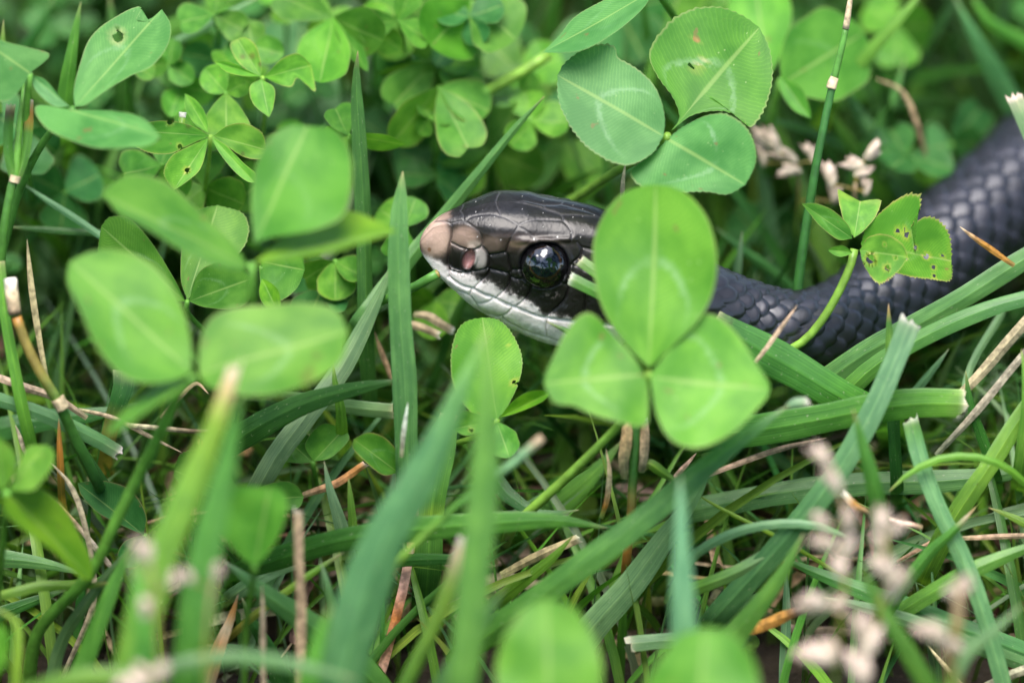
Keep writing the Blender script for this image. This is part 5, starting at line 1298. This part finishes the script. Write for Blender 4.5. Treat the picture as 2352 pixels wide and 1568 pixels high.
# ------------------------------------------------------------------ straw
GT = 'dry straw lying among the grass'
for lab, pts, w, c, gr in [
    ('short pale straw with a dark frayed tip before the neck of the snake', [(1832, 700, .8), (1800, 745, .8), (1735, 832, .7)], 12, [(0, 'n'), (.12, 's'), (1, 'c')], 0),
    ('upright straw showing under the serrated clover', [(1437, 375, -.2), (1432, 410, -.2), (1428, 470, -.3)], 10, 'c', 0),
    ('sharp white straw sliver against the upright blade', [(937, 922, .9), (930, 970, .9), (922, 1050, .8)], 11, [(0, 'w'), (1, 's')], 0),
    ('thick straw stalk leaning at the border under the snake body', [(2400, 690, .3), (2330, 770, .2), (2260, 850, .1), (2190, 920, 0)], 26, 's', 0),
    ('second straw stalk below the thick leaning one', [(2400, 760, .4), (2320, 850, .3), (2230, 960, .2), (2150, 1045, .1)], 18, 's', 0),
    ('straw strand slanting under the torn long blade', [(1900, 1005, .2), (1780, 1035, .2), (1680, 1070, .15), (1600, 1100, .1)], 14, 's', 0),
    ('blurred upright tan straw before the trough blade', [(684, 1170, 1.9), (686, 1280, 1.9), (692, 1400, 1.8), (690, 1560, 1.7)], 22, [(0, 's'), (1, 's')], 'down'),
    ('thin blurred tan straw beside the dried orange leaf', [(602, 1340, 1.6), (604, 1440, 1.6), (606, 1590, 1.5)], 13, 's', 'down'),
    ('dull tan straw standing behind the bleached stub', [(62, 548, -.1), (72, 660, -.1), (88, 770, -.2), (108, 880, -.3)], 15, 's', 0),
    ('straw leaning across under the hollow stub stem', [(-20, 860, .1), (60, 890, .1), (130, 915, 0), (200, 960, -.1)], 18, 's', 0),
    ('orange-tipped dry stalk pointing at the back of the snake', [(2204, 520, .2), (2245, 552, .2), (2290, 582, .1), (2330, 610, 0)], 15, [(0, 's'), (.4, 'o'), (1, 'o')], 0),
    ('orange scrap of dead leaf below the seed head', [(1705, 1452, .9), (1760, 1432, .9), (1830, 1405, .9), (1860, 1392, .9)], 26, [(0, 'o'), (.6, 'o'), (.8, 'n'), (1, 's')], 0),
    ('curled straw ring under the low folded leaflet', [(480, 905, .0), (450, 880, 0), (410, 915, 0), (370, 960, -.1)], 12, 's', 0),
    ('black-stained straw lying behind the pale white-tipped blade', [(510, 985, .1), (450, 990, .1), (380, 985, .1), (290, 975, 0)], 13, [(0, 's'), (.3, 'n'), (.5, 's'), (.8, 'c'), (1, 's')], 0),
    ('straw crossing beneath the black-stained one', [(420, 1040, 0), (340, 1000, 0), (260, 960, 0), (180, 940, -.1)], 11, 's', 0),
    ('short white straw splinter at the corner by the sloping blade', [(35, 975, .3), (48, 1010, .3), (62, 1050, .2)], 11, [(0, 'c'), (1, 's')], 0),
    ('grey branching straw beside the scorched leaflet', [(115, 1060, .4), (165, 1120, .4), (195, 1210, .4), (215, 1320, .3), (210, 1400, .2), (150, 1540, 0)], 13, 's', 'down'),
    ('orange dry straw running under the scorched leaflet', [(130, 1148, .2), (180, 1210, .2), (230, 1270, .2), (280, 1330, .1)], 13, [(0, 'o'), (.5, 'c'), (1, 's')], 0),
    ('pale straw blade standing behind the ribbed upright blade', [(968, 1130, .0), (955, 1170, 0), (945, 1240, -.1), (935, 1330, -.2)], 20, 'c', 0),
    ('peeling dry stalk upright below the broad slanting blade', [(940, 1260, .1), (930, 1330, .1), (910, 1420, .1), (870, 1570, 0)], 22, [(0, 'c'), (.3, 's'), (.5, 'o'), (1, 'c')], 'down'),
    ('rusty straw slanting below the toothed clover', [(840, 1065, -.2), (770, 1110, -.2), (690, 1140, -.3)], 18, [(0, 'o'), (1, 's')], 0),
    ('withered reddish shoot beside the light petiole', [(1392, 1030, .5), (1400, 1080, .5), (1395, 1140, .45), (1380, 1190, .3)], 14, [(0, 's'), (.5, 'c'), (.8, 'o'), (1, 'y')], 0),
    ('straw bits lying in the gap under the petiole', [(1330, 1235, -.1), (1250, 1270, -.1), (1150, 1320, -.2)], 22, 's', 0),
    ('straw half buried under the snout', [(1040, 760, -.9), (990, 730, -.9), (950, 720, -1)], 20, 's', 0),
    ('second straw half buried under the snout', [(1010, 770, -.8), (960, 750, -.9), (920, 740, -1)], 18, 's', 0),
    ('thin straw hanging behind the upright blade', [(860, 760, -.7), (880, 820, -.8), (905, 880, -.9)], 13, 's', 0),
    ('brown dead blade arching behind the snake body', [(2010, 180, -2.2), (2070, 210, -2.3), (2105, 280, -2.4), (2130, 370, -2.6)], 12, [(0, 's'), (.4, 's'), (1, 'n')], 0),
    ('white straw sliver rising from the broad bluish blade', [(1880, 1200, .7), (1850, 1240, .7), (1780, 1340, .6), (1720, 1450, .4)], 11, [(0, 'c'), (1, 's')], 0),
    ('straw fragment with orange end beside the seed head', [(1935, 1130, 1.1), (1965, 1160, 1.1), (2000, 1182, 1.0)], 16, [(0, 'w'), (.4, 'o'), (1, 's')], 0),
    ('cream straw chip lying by the seed head', [(2035, 1187, 1.0), (2070, 1200, 1.0), (2118, 1212, .9)], 15, [(0, 'w'), (1, 'c')], 0),
    ('long white straw lying at the border below the dry-tipped blade', [(2440, 1228, .2), (2300, 1232, .2), (2200, 1235, .1)], 14, [(0, 'c'), (1, 's')], 0),
    ('thin straw slanting under the dry-tipped blade', [(2180, 1220, .0), (2120, 1255, 0), (2060, 1290, -.1)], 10, 's', 0),
    ('straw leaning against the bright ribbed blade', [(2440, 1010, .3), (2360, 1010, .3), (2315, 1008, .3)], 12, 'c', 0),
    ('brown straw rising to the crossing blade', [(1600, 1040, .1), (1560, 1085, .1), (1530, 1130, 0)], 13, 's', 0),
    ('bent straw at the bottom under the sloping blades', [(2130, 1480, .5), (2170, 1530, .5), (2220, 1590, .4)], 14, [(0, 'c'), (1, 's')], 'down'),
    ('tan straw at the bottom corner', [(2400, 1520, .5), (2310, 1555, .5), (2230, 1600, .4)], 22, 's', 'down'),
]:
    B(lab, pts, w, c, 'c' if w > 15 else 'p', .35, root=gr or None, name='straw', cat='straw', group=GT, mat=M_STRAW)

# ------------------------------------------------------------------ seed heads
def spikelet_geo(c, ax, length, wid, seed):
    r = np.random.default_rng(seed)
    ax = unit(ax); e1 = unit(np.cross(ax, FWD)); e2 = np.cross(ax, e1)
    Vs, Fs, Cs, o = [], [], [], 0
    for k in range(4):                                       # overlapping husks
        a = r.uniform(-.25, .25) + (k - 1.5) * .22
        dr = unit(ax * math.cos(a) + e1 * math.sin(a) + e2 * r.uniform(-.2, .2))
        s1 = unit(np.cross(dr, FWD)); s2 = np.cross(dr, s1)
        t = np.linspace(0, 1, 9)[:, None, None]; th = np.linspace(0, 2 * math.pi, 10, endpoint=False)[None, :, None]
        prof = np.sin(np.clip(t * 1.02, 0, 1) ** .75 * math.pi) ** .8
        V = c + ax * length * .08 * k + dr * length * (t - .15) * .85 + prof * wid * (.62 * np.cos(th) * s1 + .42 * np.sin(th) * s2)
        V = V.reshape(-1, 3)
        Vs.append(V); Fs.append(grid_faces(9, 10, True, o)); o += len(V)
        base = np.array((.50, .37, .30)) if k % 2 else np.array((.62, .48, .40))
        cc = np.repeat((base * r.uniform(.8, 1.15) * (1 - .35 * (1 - t)) + np.array((.0, .05, .0)) * (1 - t)).reshape(9, 1, 3), 10, 1)
        Cs.append(cc.reshape(-1, 3))
    return np.vstack(Vs), np.vstack(Fs), np.clip(np.vstack(Cs), 0, 1)


def seed_head(label, stalk, spikes, rad=4, d_group='grass seed heads', root='down'):
    a = np.array(stalk, float); p3 = root_extend(P(a[:, 0], a[:, 1], a[:, 2]), root); org = p3[-1]
    e = tag(empty('seed_head', org), label, 'seed head', d_group)
    tube('stalk', stalk, rad, [(0, 's'), (.5, 'm'), (1, 'y')], e, org, root=root)
    dense_st = spline(p3, 60)
    for k, (x, y, dd, ln, angd, wd) in enumerate(spikes):
        wd = wd * .72; ln = ln * .85
        c = P(x, y, dd); an = math.radians(angd)
        ax = RIGHT * math.cos(an) + UP * math.sin(an) + FWD * .1
        V, F, C = spikelet_geo(c - unit(ax) * ln * PX * .4, ax, ln * PX, wd * PX, SEED[0] + k)
        make_mesh('spikelet', V, F, M_STRAW, None, C, e, org)
        q = dense_st[np.argmin(np.linalg.norm(dense_st - (c + np.array([0, 0, -.12])), axis=1))]
        bs = c - unit(ax) * ln * PX * .4
        Vt, Ft, Ct = tube_geo(np.array([bs, (bs + q) / 2 + np.array([0, 0, .02]), q]), .012, 'm', n=6, sides=5)
        make_mesh('branch', Vt, Ft, M_STEM, None, Ct, e, org)
    SEED[0] += 20
    return e


seed_head('tall blurred seed head with many pinkish husks beside the torn long blade', [(1895, 1030, 4.3), (1930, 1130, 4.3), (1945, 1240, 4.3), (1940, 1360, 4.3), (1925, 1480, 4.2), (1915, 1600, 4.1)], [
    (1888, 1048, 4.3, 95, 118, 22), (1916, 1105, 4.3, 85, 110, 24), (1950, 1190, 4.4, 70, 80, 30), (1885, 1195, 4.3, 60, 140, 26), (1892, 1245, 4.3, 80, 150, 34), (1950, 1250, 4.3, 75, 60, 34),
    (1925, 1300, 4.3, 70, 100, 26), (1865, 1385, 4.4, 100, 170, 36), (1925, 1385, 4.3, 70, 10, 28), (1870, 1505, 4.5, 110, 160, 44), (1905, 1490, 4.5, 80, 120, 34)])
seed_head('second blurred seed head with paired plump husks', [(2030, 1180, 4.4), (2035, 1290, 4.4), (2020, 1400, 4.3), (1995, 1500, 4.3), (1980, 1600, 4.2)], [
    (2025, 1195, 4.4, 85, 70, 26), (2060, 1215, 4.4, 60, 20, 24), (2015, 1240, 4.4, 55, 110, 22), (2030, 1300, 4.5, 90, 120, 38), (2065, 1330, 4.5, 70, 30, 34), (2052, 1360, 4.4, 50, 60, 22), (1990, 1455, 4.6, 140, 85, 40), (1975, 1530, 4.6, 110, 95, 46)])
seed_head('single pale blurred husk on a thick green stalk', [(2205, 1345, 4.5), (2200, 1420, 4.5), (2190, 1500, 4.4), (2180, 1600, 4.3)], [(2205, 1352, 4.5, 90, 15, 34)], rad=13)
seed_head('blurred elongated husk lying before the long sloping blades', [(2160, 1490, 4.7), (2200, 1560, 4.6), (2220, 1620, 4.5)], [(2140, 1450, 4.7, 100, 145, 40), (2185, 1480, 4.6, 70, 150, 30)])
seed_head('faint pinkish seed head before the pale white-tipped blade', [(335, 1250, 5.2), (350, 1330, 5.2), (360, 1420, 5.1), (365, 1600, 5)], [(328, 1262, 5.2, 80, 110, 26), (335, 1395, 5.2, 60, 80, 26), (400, 1330, 5.3, 50, 60, 22)])
seed_head('faint pale seed head beside the trough blade', [(500, 1305, 4.9), (480, 1400, 4.9), (470, 1600, 4.8)], [(500, 1310, 4.9, 48, 70, 24), (430, 1320, 5.0, 46, 120, 24)])
seed_head('faint yellowish seed head at the bottom edge', [(350, 1535, 5.6), (345, 1580, 5.6), (345, 1650, 5.4)], [(330, 1545, 5.6, 70, 120, 30), (370, 1540, 5.6, 60, 40, 30), (300, 1570, 5.6, 80, 150, 34)])
seed_head('soft tan seed head with forked husks behind the jointed stem', [(1965, 420, -1.7), (1960, 480, -1.9), (1940, 560, -2.2)], [
    (2005, 348, -1.7, 70, 40, 24), (1960, 380, -1.7, 80, 160, 22), (1985, 395, -1.7, 60, 20, 22), (1905, 400, -1.8, 80, 100, 26), (1992, 425, -1.7, 60, 80, 16)], root='back')
seed_head('soft tan seed head under the round blurred leaflet', [(1830, 380, -2.0), (1835, 440, -2.2), (1830, 520, -2.5)], [
    (1765, 320, -2.0, 110, 130, 22), (1800, 355, -2.0, 90, 150, 24), (1860, 350, -2.0, 70, 110, 14), (1812, 390, -2.0, 70, 170, 24), (1750, 350, -2.1, 80, 100, 22), (1915, 440, -2.2, 70, 90, 20)], root='back')
# ------------------------------------------------------------------ uncounted growth: turf, thatch, ground cover
def clear_mask(pts, front):
    """pts (M,K,3). True where a plant neither hides what stands in focus nor cuts the snake"""
    px_, py_, d_ = unproject(pts.reshape(-1, 3))
    M, K = pts.shape[:2]
    px_, py_, d_ = px_.reshape(M, K), py_.reshape(M, K), d_.reshape(M, K)
    inf = (px_ > -80) & (px_ < 2432) & (py_ > -80) & (py_ < 1648)
    lim = np.interp(py_, [0, 700, 950, 1250, 1568], [-1.8, -1.6, -1.0, -.4, -.25]) + front
    ok = ~(inf & (d_ > lim)).any(1)
    bpx, bpy, bd = unproject(BODY_PTS)
    for k in range(0, len(BODY_PTS), 2):
        R = BODY_R[k]
        d3 = np.linalg.norm(pts - BODY_PTS[k], axis=-1)
        ok &= ~(d3 < R + .12).any(1)
        if -100 < bpx[k] < 2500:
            near = np.hypot(px_ - bpx[k], py_ - bpy[k]) * PX < R + .05
            ok &= ~(near & (d_ > bd[k] - .2)).any(1)
    hx, hy = np.meshgrid(np.linspace(970, 1560, 14), np.linspace(450, 800, 9))
    near = (px_ > 960) & (px_ < 1600) & (py_ > 430) & (py_ < 820) & (d_ > -1.4)
    ok &= ~near.any(1)
    return ok


def turf(name, M, xr, yr_, hmin, hmax, wmin, wmax, colors, weights, lean, front=0., K=9, seed=1, lie=False, zlo=0., zhi=0., mat=None):
    r = np.random.default_rng(seed)
    x0 = r.uniform(*xr, M); y0 = r.uniform(*yr_, M)
    H = r.uniform(hmin, hmax, M); az = r.uniform(0, 2 * math.pi, M)
    t = np.linspace(0, 1, K)[None, :]
    if lie:
        z0 = r.uniform(zlo, zhi, M); el = r.uniform(-.35, .45, M)
        cx = x0[:, None] + (t - .5) * (H * np.cos(el) * np.cos(az))[:, None] + .06 * np.sin(t * 5 + x0[:, None]) * H[:, None]
        cy = y0[:, None] + (t - .5) * (H * np.cos(el) * np.sin(az))[:, None]
        cz = np.maximum(z0[:, None] + (t - .5) * (H * np.sin(el))[:, None] + .04 * H[:, None] * np.sin(t * 6 + y0[:, None]), .03)
    else:
        ln = r.uniform(lean * .15, lean, M)[:, None]
        cx = x0[:, None] + np.cos(az)[:, None] * H[:, None] * ln * t ** 1.7
        cy = y0[:, None] + np.sin(az)[:, None] * H[:, None] * ln * t ** 1.7
        cz = H[:, None] * (t - .42 * np.clip(ln - .3, 0, 1) * t ** 2.4) - .2 * (1 - t)
    c = np.stack([cx, cy, cz], -1)
    ok = clear_mask(c, front)
    c = c[ok]; M = len(c)
    tan = unit(np.gradient(c, axis=1))
    sd0 = unit(np.stack([r.standard_normal(M), r.standard_normal(M), .3 * r.standard_normal(M)], -1))[:, None, :]
    side = unit(np.cross(tan, sd0)); nn = np.cross(side, tan)
    w = r.uniform(wmin, wmax, M)[:, None]
    wp = (np.minimum(1, (1 - t) / .45) ** .8 * .97 + .03) if not lie else np.ones_like(t) * 1.0
    h = (w * .5 * wp)[..., None]
    V = np.stack([c - side * h + nn * h * .35, c, c + side * h + nn * h * .35], 2)     # M,K,3,3
    pal = np.array([PAL[k] for k in colors]); ci = r.choice(len(colors), M, p=np.array(weights) / sum(weights))
    C = pal[ci][:, None, None, :] * r.uniform(.38, .92, (M, 1, 1, 1)) * (1.35 if name != 'grass' else 1.) * (1 + .12 * r.standard_normal((M, 1, 1, 3)))  # main turf is tinted darker, standing in for shadow between its blades
    C = np.broadcast_to(C, (M, K, 3, 3)).copy()
    if not lie:
        kb = np.clip(1 - t / .3, 0, 1)[..., None, None] * .5
        C = C * (1 - kb) + np.array((.16, .17, .07)) * kb
    f = grid_faces(K, 3)
    F = (f[None] + (np.arange(M) * K * 3)[:, None, None]).reshape(-1, 4)
    L = (H[ok][:, None] * t)
    uv = np.stack(np.broadcast_arrays(np.array([0, .5, 1.])[None, None, :], (L + r.uniform(0, 40, (M, 1)))[..., None]), -1).reshape(-1, 2)
    o = make_mesh(name, V.reshape(-1, 3), F, mat or M_BLADE, uv, np.clip(C, 0, 1).reshape(-1, 3))
    return o


o = turf('grass', 14000, (-17, 17), (-14, 26), 2.2, 5.6, .10, .30, 'gbdlp', [4, 3, 4, 2, 1], .9, seed=11)
tag(o, 'dense green turf of narrow blades in the shade behind and under everything', 'grass', kind='stuff')
o = turf('fine_grass', 9500, (-12, 12), (-9, 7), 1.2, 3.6, .035, .13, 'gblyp', [4, 3, 4, 2, 2], 1.3, front=.65, seed=15)
tag(o, 'fine thin young blades woven through the lower lawn', 'grass', kind='stuff')
o = turf('dry_thatch', 4200, (-12, 12), (-9, 16), .7, 3.2, .05, .16, 'scnk', [4, 1.2, 4, 1.5], 0, seed=12, lie=True, zlo=.05, zhi=1.25, mat=M_STRAW, K=6)
tag(o, 'tangle of tan dead thatch strands lying on the dark soil', 'thatch', kind='stuff')


def ground_cover():
    r = np.random.default_rng(21)
    Vs, Fs, UVs, Cs, off = [], [], [], [], 0
    n = 0
    for _ in range(900):
        x, y = r.uniform(-13, 13), r.uniform(-3, 22); z = r.uniform(2.2, 4.2)
        c = np.array([x, y, z])
        px_, py_, d_ = unproject(c)
        size = r.uniform(.28, .55)
        ring = c + np.array([[math.cos(a) * size, math.sin(a) * size, 0] for a in np.linspace(0, 6.28, 8)])
        if not clear_mask(ring[None], -.4)[0]: continue
        if d_ > -2.2 and -100 < px_ < 2450 and py_ < 1600: continue
        for k in range(3):
            a = r.uniform(-.4, .4) + k * 2.094
            dirv = unit(np.array([math.cos(a), math.sin(a), r.uniform(-.25, .35)]))
            nv = unit(np.array([r.normal(0, .25), -.35 + r.normal(0, .25), 1.])); sd_ = unit(np.cross(nv, dirv)); nv = np.cross(dirv, sd_)
            st = np.array([(0, .03), (.12, .4), (.3, .75), (.5, .97), (.65, 1), (.82, .86), (.94, .52), (1, .02)])
            us = np.array([-1, -.5, 0, .5, 1.])
            g = c + size * (st[:, :1, None] * dirv + (st[:, 1:2] * us[None] * .42)[..., None] * sd_ + (np.abs(us)[None] * .06 - .1 * st[:, :1] ** 2)[..., None] * nv)
            Vs.append(g.reshape(-1, 3)); Fs.append(grid_faces(8, 5, False, off)); off += 40
            UVs.append(np.stack(np.broadcast_arrays((us[None] + 1) / 2, st[:, :1]), -1).reshape(-1, 2))
            Cs.append(np.ones((40, 3)) * r.uniform(.6, 1.15))
    o = make_mesh('clover_ground_cover', np.vstack(Vs), np.vstack(Fs), M_CLOVER, np.vstack(UVs), np.vstack(Cs))
    o.color = (.042, .165, .030, .15)
    tag(o, 'patch of soft green clover foliage growing deep behind the snake', 'clover', kind='stuff')


ground_cover()
# ------------------------------------------------------------------ the trees round the lawn (off the picture; they shade the low sky and show in the eye)
def tree_belt():
    r = np.random.default_rng(77)
    mb, nt = mat_new('bark_mat'); n = N(nt)
    tc = n('TexCoord'); no = n('TexNoise', i_Scale=9.0, i_Detail=6.0); n.link(tc.outputs['Object'], no.inputs['Vector'])
    p = n('BsdfPrincipled', i_Roughness=.9); n.link(n.mix(no.outputs[0], (.05, .035, .025), (.14, .11, .08)), p.inputs['Base Color'])
    out = n('OutputMaterial'); n.link(p.outputs[0], out.inputs[0])
    mc, nt = mat_new('tree_foliage_mat'); n = N(nt)
    oi = n('TexCoord'); no = n('TexNoise', i_Scale=1.4, i_Detail=3.0); n.link(oi.outputs['Object'], no.inputs['Vector'])
    col = n.mix(no.outputs[0], (.02, .055, .015), (.06, .12, .03))
    nb = n('NewGeometry')
    leafy_output(n, col, nb.outputs['Normal'], .6, .3, .25)
    protos = []
    for v in range(3):
        Ht = 900.
        seg, sid = 10, 9
        zs = np.linspace(-20, Ht * .62, seg)
        rad = np.interp(zs, [-20, 60, Ht * .62], [34, 22, 7])
        th = np.linspace(0, 2 * math.pi, sid, endpoint=False)
        V = np.stack([rad[:, None] * np.cos(th) + 12 * np.sin(zs / 150 + v)[:, None], rad[:, None] * np.sin(th) + 10 * np.cos(zs / 170)[:, None], np.repeat(zs[:, None], sid, 1)], -1).reshape(-1, 3)
        F = grid_faces(seg, sid, True).tolist()
        Vt, Ft, off = [V], F, len(V)
        for k in range(7):                                   # limbs
            z0 = r.uniform(.3, .6) * Ht; a = k * .9 + r.uniform(0, .5); L = r.uniform(160, 300)
            p3 = np.array([[0, 0, z0], [math.cos(a) * L * .5, math.sin(a) * L * .5, z0 + L * .35], [math.cos(a) * L, math.sin(a) * L, z0 + L * .6]])
            Vl, Fl, _ = tube_geo(p3, np.array([9., 6., 2.5]), 'n', n=6, sides=6)
            Vt.append(Vl); Ft = Ft + [[i + off for i in f] for f in Fl]; off += len(Vl)
        trunk = (np.vstack(Vt), Ft)
        lobes = [(r.uniform(-210, 210), r.uniform(-210, 210), r.uniform(.36, .92) * Ht, r.uniform(90, 170)) for _ in range(22)]
        Vc = []
        for (lx, ly, lz, lr) in lobes:
            m_ = 150
            d_ = unit(r.standard_normal((m_, 3))) * (lr * r.uniform(.5, 1.05, m_) ** .7)[:, None]
            c_ = np.array([lx, ly, lz]) + d_
            e1 = unit(r.standard_normal((m_, 3))); e2 = unit(np.cross(e1, r.standard_normal((m_, 3))))
            s_ = r.uniform(9, 22, m_)[:, None]
            Vc.append(np.stack([c_ - e1 * s_, c_ - e2 * s_ * .45, c_ + e1 * s_, c_ + e2 * s_ * .45], 1).reshape(-1, 3))
        Vc = np.vstack(Vc); Fc = np.arange(len(Vc)).reshape(-1, 4)
        protos.append((trunk, (Vc, Fc)))
    meshes = []
    for tr, cr in protos:
        a = make_mesh('trunk', tr[0], tr[1], mb); b = make_mesh('crown', cr[0], cr[1], mc, smooth=False)
        meshes.append((a.data, b.data)); bpy.data.objects.remove(a); bpy.data.objects.remove(b)
    for k in range(15):
        an = k * 2 * math.pi / 15 + r.uniform(-.12, .12); R = r.uniform(7.5, 10)
        e = empty('tree', np.array([math.sin(an) * R, math.cos(an) * R, 0]) * 100)
        e.rotation_euler = (0, 0, r.uniform(0, 6)); sc = r.uniform(.85, 1.25); e.scale = (sc, sc, sc)
        tag(e, 'leafy green tree standing round the lawn, mirrored small in the eye of the snake', 'tree', 'trees round the lawn')
        for nm, me in zip(('trunk', 'crown'), meshes[k % 3]):
            o = bpy.data.objects.new(nm, me); COL.objects.link(o); o.parent = e


tree_belt()
